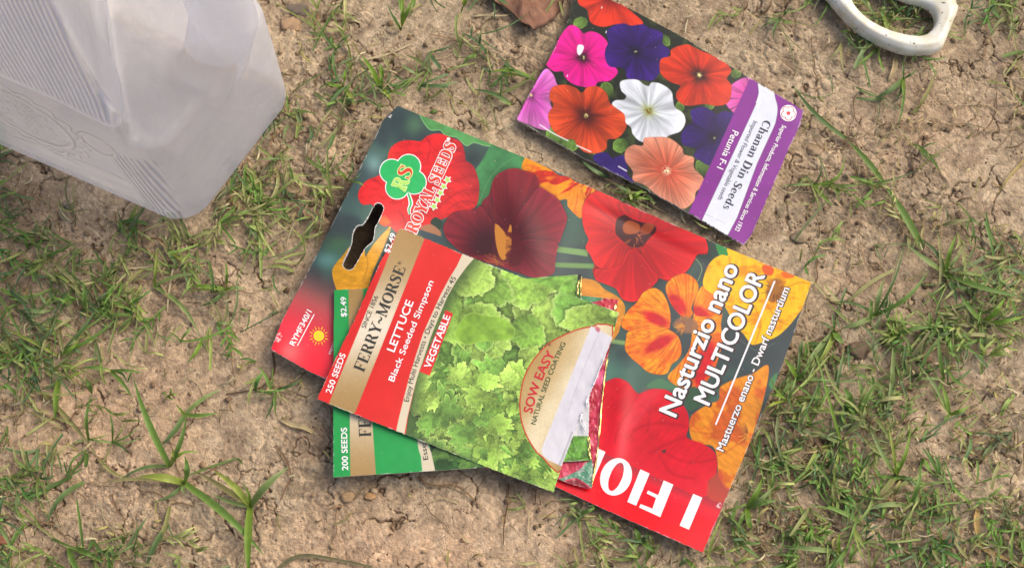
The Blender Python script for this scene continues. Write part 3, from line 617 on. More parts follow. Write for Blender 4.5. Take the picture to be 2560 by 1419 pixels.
    S.poly(c7((1070, 55), (1400, 150), (1700, 290), (1640, 400), (1552, 520), (1480, 610), (1400, 680), (1300, 722), (1230, 742), (1200, 722), (1160, 665), (1100, 600), (1000, 430), (880, 335), (885, 240), (930, 150), (1000, 105), (1050, 108)), None, shade=yel)
    for q in (((1060, 120), (1060, 200), (1010, 320)), ((1240, 470), (1280, 600), (1240, 740)), ((1300, 420), (1400, 560), (1480, 600)), ((1150, 640), (1180, 500), (1250, 420)), ((1480, 330), (1560, 300), (1640, 310))):
        S.stroke(c7(*q), rgb(196, 106, 16), 3, soft=6, alpha=.55)
    S.poly(c7((1290, 190), (1330, 170), (1375, 200), (1360, 250), (1310, 240)), rgb(226, 92, 30), soft=4); S.poly(c7((1430, 230), (1500, 215), (1520, 260), (1450, 270)), rgb(232, 110, 34), soft=5)
    S.poly(c7((1340, 300), (1390, 270), (1440, 300), (1440, 390), (1370, 440), (1320, 400)), rgb(150, 92, 46), soft=7, alpha=.85)
    for i in range(60):
        a = r_.uniform(0, 6.28); r0 = 40; r1 = r_.uniform(60, 105); x0, y0 = 1385, 350
        S.stroke(c7((x0+r0*math.cos(a), y0+r0*math.sin(a)), (x0+r1*math.cos(a), y0+r1*math.sin(a))), rgb(104, 56, 22) if i % 2 else rgb(210, 130, 30), 1.4, alpha=.8)
    # orange flower lower right
    S.poly(c8((1800, 160), (1700, 208), (1600, 238), (1500, 290), (1488, 370), (1420, 400), (1320, 468), (1306, 560), (1340, 640), (1450, 660), (1480, 750), (1490, 850), (1565, 925), (1660, 700), (1760, 400)), None,
           shade=lambda x, y, d: (mix(np.broadcast_to(rgb(240, 150, 36), x.shape+(3,)), rgb(214, 98, 32), sstep(.42, .7, fbm(x/34, y/34, 3, 130))))*(.85+.26*fbm((x+y)/30, (x-y)/8, 3, 131))[..., None])
    for q in (((1310, 560), (1420, 580), (1560, 560), (1640, 580)), ((1500, 300), (1560, 420), (1640, 560)), ((1480, 720), (1560, 680), (1640, 620)), ((1420, 400), (1500, 480), (1600, 560))):
        S.stroke(c8(*q), rgb(176, 84, 24), 3.5, soft=6, alpha=.55)
    for i in range(44):
        a = r_.uniform(2.2, 4.6); r1 = r_.uniform(30, 95); x0, y0 = 1680, 590
        S.stroke(c8((x0+20*math.cos(a), y0+20*math.sin(a)), (x0+r1*math.cos(a), y0+r1*math.sin(a))), [rgb(110, 56, 26), rgb(240, 170, 60), rgb(170, 96, 40)][i % 3], 1.4, alpha=.75)
    # red flowers at the bottom, fading into the red strip
    redl = lambda x, y, d: mix((rgb(212, 24, 40)*(.86+.24*fbm(x/34, y/34, 4, 140)+.08*vn((x+y)/7, (x-y)/40, 141))[..., None]), rgb(238, 34, 52), sstep(180, 60, (x-678)*.39-(y-872)*.92)*.7)
    S.poly(c8((740, 300), (780, 262), (850, 234), (920, 260), (962, 310), (992, 332), (1050, 310), (1110, 298), (1200, 330), (1290, 440), (1302, 540), (1290, 604), (1380, 640), (1450, 682), (1478, 740), (1472, 830), (1425, 880), (1422, 960), (1350, 970), (1200, 900), (900, 760), (720, 640)), None, shade=redl, soft=2.5)
    S.poly(c8((1425, 880), (1490, 820), (1530, 900), (1560, 930), (1520, 1010), (1420, 975)), rgb(206, 74, 52), soft=6, alpha=.8)
    for q in (((990, 335), (930, 430), (860, 560), (840, 640)), ((1290, 600), (1180, 640), (1060, 700)), ((960, 560), (1060, 520), (1200, 520), (1290, 540)), ((1150, 700), (1300, 760), (1470, 740)), ((1120, 720), (1200, 830), (1330, 860)), ((1000, 400), (1060, 460), (1040, 560))):
        S.stroke(c8(*q), rgb(150, 12, 30), 4, soft=8, alpha=.4)
    for q in (((1040, 330), (960, 430), (900, 560), (880, 720)), ((1100, 320), (1020, 430), (960, 520))): S.stroke(c8(*q), rgb(232, 70, 84), 16, soft=22, alpha=.55)
    S.poly(c8((1130, 690), (1160, 680), (1150, 700)), rgb(70, 60, 50), soft=3)
    # leaf shapes in the slate area, tendril
    S.stroke(c7((820, 130), (865, 200), (835, 290)), rgb(140, 170, 110), 1.6); S.stroke(c7((1130, 700), (1250, 780), (1380, 730)), rgb(84, 104, 92), 2, soft=3)
    S.poly(c7((1340, 1010), (1400, 940), (1370, 1060)), rgb(70, 130, 80)); S.poly(c7((470, 1040), (560, 980), (640, 1010), (720, 1060), (600, 1055)), rgb(84, 128, 92), soft=4)
    S.poly(c7((740, 1080), (800, 1040), (880, 1060), (960, 1080), (860, 1170), (780, 1210), (745, 1150)), rgb(62, 92, 66), soft=4)
    # scuffed white at worn corners
    for (x, y, r) in ((690, 842, 11), (1797, 1262, 5), (974, 290, 4), (1652, 1197, 1.5)):
        m = np.hypot(S.X-x, S.Y-y) < r*1.6; n = fbm(S.X[m]/4, S.Y[m]/4, 3, 150); S.C[m] = mix(S.C[m], rgb(240, 225, 220), sstep(.5, .6, n)*.8*(np.hypot(S.X[m]-x, S.Y[m]-y) < r*(.7+n)))
    hole = smooth(c4((785, 745), (815, 733), (840, 748), (845, 780), (810, 860), (786, 905), (780, 960), (765, 1005), (725, 1040), (705, 1065), (645, 1170), (622, 1198), (592, 1200), (566, 1182), (565, 1150), (620, 1030), (632, 950), (660, 897), (700, 885), (735, 840)), 4)
    e = sdist(hole, S.X, S.Y, False); S.C[e < 1.6] = rgb(228, 226, 220)
    S.build('printed_sheet', M_print, BIG, root, holes=[hole], thick=.0011)
    # lettering
    Z = z_big; W = WHITE
    shape('letter_i', cI((1670, 725), (1778, 770), (1620, 1148), (1508, 1100)), W, Z, root)
    shape('letter_f', cI((1320, 565), (1435, 615), (1280, 1000), (1030, 885), (1048, 845), (1188, 900), (1230, 775), (1120, 720), (1135, 685), (1255, 740)), W, Z, root)
    shape('letter_i', cI((1045, 435), (1155, 485), (995, 865), (890, 820)), W, Z, root)
    th = np.linspace(0, 2*math.pi, 49); ax = np.array([.36, -.933]); bx = np.array([.933, .36]); oc = np.array([757, 524.])
    Po = oc+np.outer(np.sin(th)*226, ax)+np.outer(np.cos(th)*183, bx); Pi = oc+np.outer(np.sin(th)*178, ax)+np.outer(np.cos(th)*72, bx)
    Q = np.array(cI(*np.concatenate([Po, Pi]))); n = len(th)
    mk_mesh('letter_o', at(Q[:, 0], Q[:, 1], Z(Q[:, 0], Q[:, 1])+.00012), [(i, n+i, n+i+1, i+1) for i in range(n-1)], W, root, smooth_=False)
    shape('letter_r', cI((525, 180), (632, 230), (468, 610), (450, 605), (452, 460)), W, Z, root)
    for grow, off, mt in ((.055, .00010, DARK), (0, .00022, W)):
        sh = 3 if grow else 0
        text('title_lettering', 'Nasturzio nano', (1689+sh, 1042+sh*.3), (1846+sh, 669), 44, mt, Z, root, off, bold=.035, grow=grow)
        text('title_lettering', 'MULTICOLOR', (1772+sh, 1013+sh*.3), (1912+sh, 689), 41, mt, Z, root, off, bold=.035, grow=grow)
        text('subtitle_lettering', 'Mastuerzo enano - Dwarf nasturtium', (1808+sh*.5, 1128), (1974+sh*.5, 722), 19, mt, Z, root, off, bold=.03, grow=grow*1.3)
    a = np.array([1937, 702.]); b = np.array([1789, 1061.]); q = np.array([.92, .39])*2.2
    k = 24; L_ = [a+(b-a)*i/k for i in range(k+1)]; V = []
    for p in L_: V += [p-q, p+q]
    V = np.array(V); mk_mesh('printed_line', at(V[:, 0], V[:, 1], Z(V[:, 0], V[:, 1])+.00012), [(2*i, 2*i+2, 2*i+3, 2*i+1) for i in range(k)], W, root, smooth_=False)
    text('code_lettering', 'RYMF340/1', (735.5, 864), (780, 779), 13.5, W, Z, root, bold=.03)
    shape('printed_line', [(742.5, 863), (744.5, 864), (786.5, 785.5), (784.5, 784.5)], W, Z, root)
    text('small_lettering', 'esposi', (826, 886), (838, 856), 8, W, Z, root)
    # sun emblem
    YL = ink('yellow', rgb(250, 205, 40))
    shape('sun_emblem', [(797+13.5*math.cos(i/24*6.283), 839+13.5*math.sin(i/24*6.283)) for i in range(24)], YL, Z, root)
    for i in range(16):
        a = i/16*6.283; c, s = math.cos(a), math.sin(a); w = 1.5
        shape('sun_ray', [(797+17*c-w*s, 839+17*s+w*c), (797+17*c+w*s, 839+17*s-w*c), (797+(27 if i % 2 else 23)*c, 839+(27 if i % 2 else 23)*s)], YL, Z, root)
    # clover logo
    GR = ink('green', rgb(38, 175, 92)); LM = ink('lime', rgb(170, 215, 100)); RD = ink('red_letter', rgb(214, 62, 42))
    circ = [(270, 480, 162), (500, 415, 162), (578, 630, 160), (345, 700, 158), (420, 560, 150)]
    def clover(g):
        P = []
        for i in range(140):
            a = i/140*6.2832; d = np.array([math.cos(a), math.sin(a)]); best = 0; o = np.array([425, 555.])
            for (x, y, r) in circ[:4]:
                e = o-np.array([x, y]); B = e@d; Cc = e@e-(r+g)**2; dis = B*B-Cc
                if dis > 0: best = max(best, -B+math.sqrt(dis))
            P.append(tuple(o+d*best))
        return cL(*P)
    P1 = smooth(cL((490, 770), (520, 860), (530, 930), (505, 1000), (515, 1070)), 4, False); V = []
    for wv, mt, of in ((5.5, W, .00010), (2.6, GR, .00016)):
        V = []
        for i, p in enumerate(P1):
            w = wv*(.55+.45*math.sin(3.1*min(i/len(P1)+.12, 1))); V += [p-(w, 0), p+(w, 0)]
        V = np.array(V); mk_mesh('clover_stem', at(V[:, 0], V[:, 1], Z(V[:, 0], V[:, 1])+of), [(2*i, 2*i+2, 2*i+3, 2*i+1) for i in range(len(P1)-1)], mt, root, smooth_=False)
    shape('clover_outline', clover(9), W, Z, root, off=.00016, rings=8); shape('clover_emblem', clover(-4), GR, Z, root, off=.00024, rings=8)
    PALE = ink('pale_lime', rgb(205, 235, 150))
    for g_, of, mt in ((.055, .00028, PALE), (0, .00034, LM)): serif('emblem_lettering', 'R', cL((448, 752))[0], cL((510, 615))[0], 36, mt, Z, root, of, grow=g_)
    for g_, of, mt in ((.055, .00036, PALE), (0, .00042, RD)): serif('emblem_lettering', 'S', cL((508, 600))[0], cL((580, 452))[0], 36, mt, Z, root, of, grow=g_)
    for g_, of, mt in ((.085, .00024, W), (.022, .00032, RD)): serif('name_lettering', 'ROYAL SEEDS', (1040.5, 584), (1142, 363), 29, mt, Z, root, of, grow=g_, gap=.02)
    shape('registered_mark', [(1121+4.5*math.cos(i/14*6.283), 348+4.5*math.sin(i/14*6.283)) for i in range(14)], W, Z, root)
    for (x, y) in ((1030, 597), (977, 690), (935, 775), (890, 870), (845, 960)):
        for rr, mt, of in ((62, W, .00012), (44, LM, .00020)):
            P = []
            for i in range(10):
                a = -1.57-.42+i*.6283; r = rr if i % 2 == 0 else rr*.55; P.append((x+r*math.cos(a), y+r*math.sin(a)))
            shape('star_emblem', cL(*P), mt, Z, root, off=of)
big_packet()

# ================================================================ petunia packet
def petunia_packet():
    root = thing('seed_packet', 'seed packet with petunia picture and purple end label, lying apart at upper right', 'seed packet', at(1650, 300, .004))
    S = Sheet([(1420, -60), (2040, 270), (1870, 640), (1270, 300)], 640, 400, z_pet)
    X, Y = S.X, S.Y
    S.C[:] = np.clip(mix(np.broadcast_to(rgb(32, 36, 24), X.shape+(3,)), rgb(62, 74, 36), sstep(.45, .75, fbm(X/26, Y/26, 4, 201))), 0, 1)
    for (x, y, r) in ((390, 130, 40), (540, 510, 42), (620, 830, 45), (1090, 960, 50), (880, 230, 36), (1280, 420, 30), (250, 780, 60), (1130, 605, 30), (960, 610, 30), (500, 880, 40), (330, 820, 50)):
        p = c2((x, y))[0]
        leafprint(S, 1, (p[0], p[1], p[0]+1, p[1]+1), [rgb(96, 130, 52)], int(x), r/2.3, r/2.3+1, rim=rgb(150, 180, 80), ruf=.05)
    dk = rgb(30, 10, 20); yc = rgb(235, 230, 150)
    S.flower(c2((385, -60), (380, 20), (430, 60), (450, 130), (520, 155), (600, 140), (690, 150), (750, 128), (640, 30), (560, -60)), c2((560, -10))[0], rgb(218, 52, 22), dark=rgb(120, 20, 10), rc=.3, seed=1)
    S.flower(c2((190, 395), (235, 425), (257, 480), (272, 500), (228, 540), (222, 600), (245, 640), (218, 690), (215, 742), (160, 740), (80, 708), (0, 680), (60, 590), (130, 480)), c2((108, 545))[0], rgb(214, 88, 186), edge=rgb(226, 120, 202), dark=rgb(110, 40, 90), rc=.16, throat=yc, rt=.1, vein=.35, seed=2)
    S.flower(c2((325, 148), (380, 160), (408, 190), (450, 180), (500, 195), (545, 240), (562, 300), (552, 345), (606, 410), (560, 462), (495, 470), (470, 500), (415, 500), (345, 480), (300, 440), (290, 410), (240, 410), (195, 372), (205, 340), (255, 240)), c2((405, 330))[0], rgb(222, 14, 132), edge=rgb(238, 22, 150), dark=dk, rc=.2, throat=yc, rt=.08, vein=.18, seed=3, lob=.3)
    S.poly(c2((375, 262), (398, 256), (412, 270), (402, 300), (385, 318), (372, 300)), rgb(245, 240, 245), k=3)
    S.flower(c2((540, 185), (580, 148), (640, 135), (680, 148), (745, 140), (785, 160), (860, 190), (862, 250), (900, 285), (890, 325), (850, 350), (842, 420), (800, 462), (740, 458), (662, 450), (640, 392), (560, 382), (532, 330), (535, 280), (552, 240)), c2((708, 296))[0], rgb(46, 16, 98), edge=rgb(58, 24, 122), dark=rgb(18, 8, 40), rc=.2, throat=rgb(170, 170, 120), rt=.06, vein=.4, seed=4, lob=.5)
    S.flower(c2((1290, 462), (1340, 444), (1400, 462), (1350, 540), (1290, 642), (1250, 630), (1215, 572), (1230, 510)), c2((1370, 560))[0], rgb(216, 70, 160), edge=rgb(228, 96, 184), vein=.2, seed=5)
    S.flower(c2((960, 262), (1010, 256), (1080, 290), (1130, 310), (1200, 345), (1256, 400), (1230, 450), (1256, 492), (1242, 580), (1180, 607), (1100, 596), (1000, 606), (945, 572), (940, 530), (962, 492), (905, 470), (850, 420), (850, 342), (905, 320), (910, 285)), c2((1072, 430))[0], rgb(214, 50, 20), edge=rgb(228, 60, 26), dark=rgb(44, 14, 10), rc=.26, throat=yc, rt=.09, vein=.3, seed=6)
    S.flower(c2((1020, 640), (1060, 615), (1112, 616), (1170, 650), (1220, 636), (1290, 660), (1265, 720), (1200, 850), (1140, 942), (1080, 922), (1040, 892), (1052, 850), (980, 830), (968, 770), (1000, 720), (1032, 700)), c2((1158, 790))[0], rgb(42, 15, 92), edge=rgb(54, 24, 116), dark=rgb(18, 8, 36), rc=.22, throat=rgb(170, 170, 120), rt=.06, vein=.4, seed=7, lob=.5)
    S.flower(c2((470, 885), (540, 872), (572, 902), (640, 890), (658, 950), (662, 1000), (700, 1045), (600, 1000), (480, 930)), c2((600, 940))[0], rgb(50, 26, 112), seed=8)
    S.flower(c2((230, 502), (300, 484), (360, 500), (400, 530), (430, 500), (490, 494), (540, 532), (562, 590), (622, 620), (658, 672), (650, 740), (602, 792), (548, 800), (540, 850), (490, 876), (420, 872), (372, 832), (350, 800), (290, 792), (240, 752), (213, 700), (208, 650), (236, 600), (213, 560)), c2((424, 662))[0], rgb(206, 66, 28), edge=rgb(222, 80, 36), dark=rgb(66, 22, 12), rc=.3, throat=yc, rt=.07, vein=.34, seed=9, lob=.4)
    S.flower(c2((618, 472), (660, 455), (720, 458), (752, 482), (782, 492), (800, 472), (852, 480), (910, 520), (922, 570), (932, 612), (980, 650), (992, 700), (962, 752), (900, 775), (880, 792), (840, 812), (742, 812), (692, 770), (680, 730), (650, 702), (640, 652), (575, 602), (590, 575), (640, 570), (652, 548), (625, 520)), c2((780, 634))[0], rgb(205, 212, 216), edge=rgb(232, 236, 244), dark=rgb(150, 160, 70), rc=.17, throat=rgb(120, 80, 40), rt=.12, vein=.16, vf=7, seed=10, lob=.25)
    S.flower(c2((755, 792), (820, 784), (900, 790), (970, 842), (985, 882), (1040, 902), (1042, 960), (1097, 1020), (1080, 1072), (1052, 1100), (1040, 1152), (980, 1196), (900, 1172), (830, 1120), (760, 1060), (692, 1032), (690, 980), (648, 920), (650, 860), (692, 830), (748, 832)), c2((885, 976))[0], rgb(218, 110, 78), edge=rgb(232, 150, 118), dark=rgb(190, 60, 40), rc=.2, throat=rgb(240, 235, 190), rt=.14, vein=.42, vf=10, seed=11, lob=.2)
    # worn white crease along the lower edge
    for q in (((160, 715), (240, 765), (320, 805)), ((370, 832), (450, 868)), ((610, 952), (655, 978))): S.stroke(c2(*q), rgb(238, 238, 240), 3.2, soft=2, alpha=.9)
    for (x, y) in ((515, 40), (318, 430), (540, 180)): S.stroke(c2((x, y), (x-3, y+9)), rgb(245, 240, 240), 2.2)
    # purple label
    pur = lambda x, y, d: rgb(132, 30, 142)*(.94+.12*fbm(x/30, y/30, 2, 5))[..., None]
    S.poly(c2((1360, 450), (1700, 600), (1700, 700), (1330, 1440), (1010, 1225), (1012, 1212)), None, k=0, shade=pur)
    S.poly(c2((1412, 470), (1488, 505), (1505, 560), (1519, 615), (1512, 680), (1492, 740), (1400, 940), (1230, 1352), (1075, 1290), (1086, 1262), (1370, 655), (1395, 590), (1412, 530)), None, k=3, outline=rgb(110, 90, 110), ow=.8,
           shade=lambda x, y, d: np.broadcast_to(rgb(224, 229, 240), x.shape+(3,))*(.97+.05*fbm(x/12, y/12, 2, 9))[..., None])
    S.stroke(c2((1105, 1225), (1150, 1243)), rgb(150, 150, 165), 1.2, alpha=.6); S.stroke(c2((1165, 1250), (1215, 1275)), rgb(150, 150, 165), 1.2, alpha=.6)
    S.build('printed_sheet', M_print, PET, root, thick=.0012, jag=3)
    Z = z_pet; W = WHITE
    NV = ink('navy', rgb(40, 36, 66)); GY = ink('grey_violet', rgb(92, 88, 110)); RR = ink('emblem_red', rgb(190, 40, 60))
    serif('name_lettering', 'Chanan Din Seeds', (1910.5, 298), (1806.5, 520), 21, NV, Z, root, gap=.045)
    text('subtitle_lettering', 'Imported Flower & Vegetable seeds', (1884, 301), (1794.5, 497), 11.5, GY, Z, root)
    text('variety_lettering', 'Petunia F-1', (1832, 325), (1792, 418), 16.5, W, Z, root, bold=.012)
    text('motto_lettering', 'Superior Products, Information & Services Since 1932', (1956, 312), (1837, 575), 11, W, Z, root, bold=.02)
    cx, cy = 1971, 283
    shape('emblem_disc', [(cx+20.5*math.cos(i/30*6.283), cy+20.5*math.sin(i/30*6.283)) for i in range(30)], W, Z, root, off=.0001)
    for i in range(5):
        a = i/5*6.283+.3
        for rr, mt, of in ((8.2, RR, .00015+i*3e-6), (6.6, W, .0002+i*3e-6)):
            shape('emblem_petal', [(cx+10.5*math.cos(a)+rr*math.cos(j/14*6.283), cy+10.5*math.sin(a)+rr*math.sin(j/14*6.283)) for j in range(14)], mt, Z, root, off=of)
    shape('emblem_centre', [(cx+(5 if i % 2 else 3)*math.cos(i/12*6.283), cy+(5 if i % 2 else 3)*math.sin(i/12*6.283)) for i in range(12)], ink('bright_red', rgb(225, 30, 40)), Z, root, off=.00024)
petunia_packet()

# ================================================================ three small seed packets
def goldband(x, y, t): 
    c = mix(np.broadcast_to(rgb(168, 134, 80), x.shape+(3,)), rgb(236, 224, 200), np.exp(-((t-.45)/.27)**2)); return c*(.97+.05*vn(x/3, y/3, 7))[..., None]
def strip(name, pts, wid, mat, zf, parent, off=.0003, seed=3):
    """narrow crumpled foil strip along a pixel path"""
    P = smooth(pts, 8, False); D = np.gradient(P, axis=0); D /= np.linalg.norm(D, axis=1)[:, None]; Nn = np.stack([-D[:, 1], D[:, 0]], -1)
    V = []; F = []; k = 4; n = len(P)
    for i in range(n):
        w = wid*(.6+.7*float(vn(i*.4, 1., seed)))
        for j in range(k+1):
            q = P[i]+Nn[i]*(j/k-.5)*w; V.append((*q, float(vn(i*.9, j*.9, seed+1))*.0009))
    V = np.array(V); W = at(V[:, 0], V[:, 1], zf(V[:, 0], V[:, 1])+off+V[:, 2])
    for i in range(n-1):
        for j in range(k): a = i*(k+1)+j; F.append((a, a+1, a+k+2, a+k+1))
    o = mk_mesh(name, W, F, mat, parent); return o

def crimson_packet():
    root = thing('seed_packet', 'crimson foil seed packet, its torn edge showing beneath the green one', 'seed packet', at(1490, 1000, .008))
    S = Sheet([(1180, 735), (1560, 740), (1500, 1235), (1190, 1180)], 300, 360, z_crim)
    X, Y = S.X, S.Y; n = fbm(X/14, Y/22, 4, 301)
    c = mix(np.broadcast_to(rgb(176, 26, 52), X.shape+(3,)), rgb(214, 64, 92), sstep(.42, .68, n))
    c = mix(c, rgb(236, 170, 184), sstep(.7, .85, vn(X/9+n*4, Y/16, 302))*.35)  # foil glints painted as pale streaks in the colour
    c = mix(c, rgb(206, 60, 60), sstep(900, 860, Y)*sstep(1500, 1515, X)*.5)
    S.C[:] = c
    S.poly([(1376, 1205), (1410, 1192), (1450, 1172), (1480, 1148), (1484, 1215), (1470, 1212), (1440, 1193), (1400, 1204)], None, k=2, shade=lambda x, y, d: mix(np.broadcast_to(rgb(92, 150, 118), x.shape+(3,)), rgb(176, 176, 170), sstep(.6, .8, vn(x/6, y/3, 5))))
    S.poly([(1400, 1206), (1442, 1196), (1472, 1218), (1477, 1224), (1420, 1214)], rgb(138, 40, 48), k=0)
    S.poly([(1450, 738), (1500, 744), (1508, 748), (1470, 757), (1456, 750)], rgb(70, 140, 92), k=2)
    S.stroke([(1515, 800), (1530, 795), (1545, 790)], rgb(235, 230, 226), 3)
    S.poly([(1490, 930), (1515, 925), (1512, 960), (1484, 955)], rgb(228, 96, 138), k=2, soft=8)
    S.build('printed_sheet', M_foil, CRM, root, thick=.0005)
    strip('foil_edge', [(1519, 895), (1510, 960), (1503, 1030), (1496, 1110), (1488, 1170), (1480, 1210)], 3, M_gold, z_crim, root, seed=11)
    strip('foil_edge', [(1541, 760), (1537, 775)], 4, M_gold, z_crim, root, seed=12)
crimson_packet()

def green_packet():
    root = thing('seed_packet', 'green and gold seed packet marked 200 seeds, half hidden under the red one', 'seed packet', at(1100, 1100, .008))
    S = Sheet([(825, 716), (1462, 675), (1490, 1160), (825, 1203)], 560, 420, z_green)
    X, Y = S.X, S.Y; S.C[:] = rgb(40, 160, 78)*(.97+.05*fbm(X/20, Y/20, 2, 3))[..., None]
    m = X > 1075; S.C[m] = rgb(34, 60, 34)
    leafprint(S, 150, (1100, 690, 1500, 1190), [rgb(88, 140, 58), rgb(60, 112, 48), rgb(110, 160, 70)], 310, 22, 52, rim=rgb(150, 190, 100), ruf=.06, gate=lambda x, y: x < 1240 and y > 900 or y < 800)
    S.poly([(1290, 690), (1350, 690), (1444, 684), (1444, 738), (1390, 745), (1330, 720)], None, k=3, shade=lambda x, y, d: rgb(126, 176, 70)*(.7+.55*fbm(x/16, y/12, 3, 9))[..., None])
    S.stroke([(1395, 735), (1410, 705), (1440, 692)], rgb(176, 206, 120), 2, soft=3, alpha=.7); S.stroke([(1330, 712), (1360, 700), (1390, 688)], rgb(70, 120, 44), 3, soft=4, alpha=.6)
    S.poly([(1400, 1088), (1484, 1086), (1484, 1162), (1400, 1162)], None, k=0, shade=lambda x, y, d: rgb(104, 158, 62)*(.5+.9*fbm(x/9, y/16, 4, 19))[..., None])
    S.stroke([(1415, 1125), (1440, 1145), (1478, 1140)], rgb(50, 100, 34), 2.5, soft=3, alpha=.7)
    S.poly([(1400, 900), (1490, 900), (1482, 1089), (1400, 1089)], rgb(214, 214, 216), k=0)
    S.poly([(1444, 680), (1462, 680), (1458, 705), (1444, 706)], rgb(26, 34, 24), k=0)
    # gold band, green field, cream curve
    for pts in ([(871, 700), (906, 700), (941, 1200), (876, 1203)],):
        S.poly(pts, None, k=0, shade=lambda x, y, d: goldband(x, y, (1193-y)/470))
    S.poly([(990, 700), (1030, 900), (1041, 1090), (1052, 1140), (1061, 1200), (1090, 1200), (1078, 1130), (1067, 1090), (1050, 900), (1015, 700)], rgb(216, 204, 176), k=2)
    S.build('printed_sheet', M_print, GRN, root, thick=.0006)
    Z = z_green; INKD = ink('charcoal', rgb(52, 52, 44))
    text('price_lettering', '$2.49', (866, 791), (865, 742), 13.5, WHITE, Z, root, bold=.025)
    text('count_lettering', '200 SEEDS', (870, 1174), (867, 1068), 14.5, WHITE, Z, root, bold=.03)
    serif('name_lettering', 'FERRY~MORSE', (928, 1089), (914, 812), 30, INKD, Z, root)
    text('arc_lettering', 'Essential', (1071, 1147), (1057, 1068), 12.5, INKD, Z, root)
    strip('foil_edge', [(1449, 698), (1445, 712), (1443, 738)], 6, M_gold, Z, root, seed=13)
    strip('foil_edge', [(1454, 690), (1452, 715), (1452, 742)], 3, M_gold, Z, root, seed=14)
    strip('foil_edge', [(1472, 1092), (1473, 1120), (1477, 1146)], 5, M_gold, Z, root, seed=15)
green_packet()

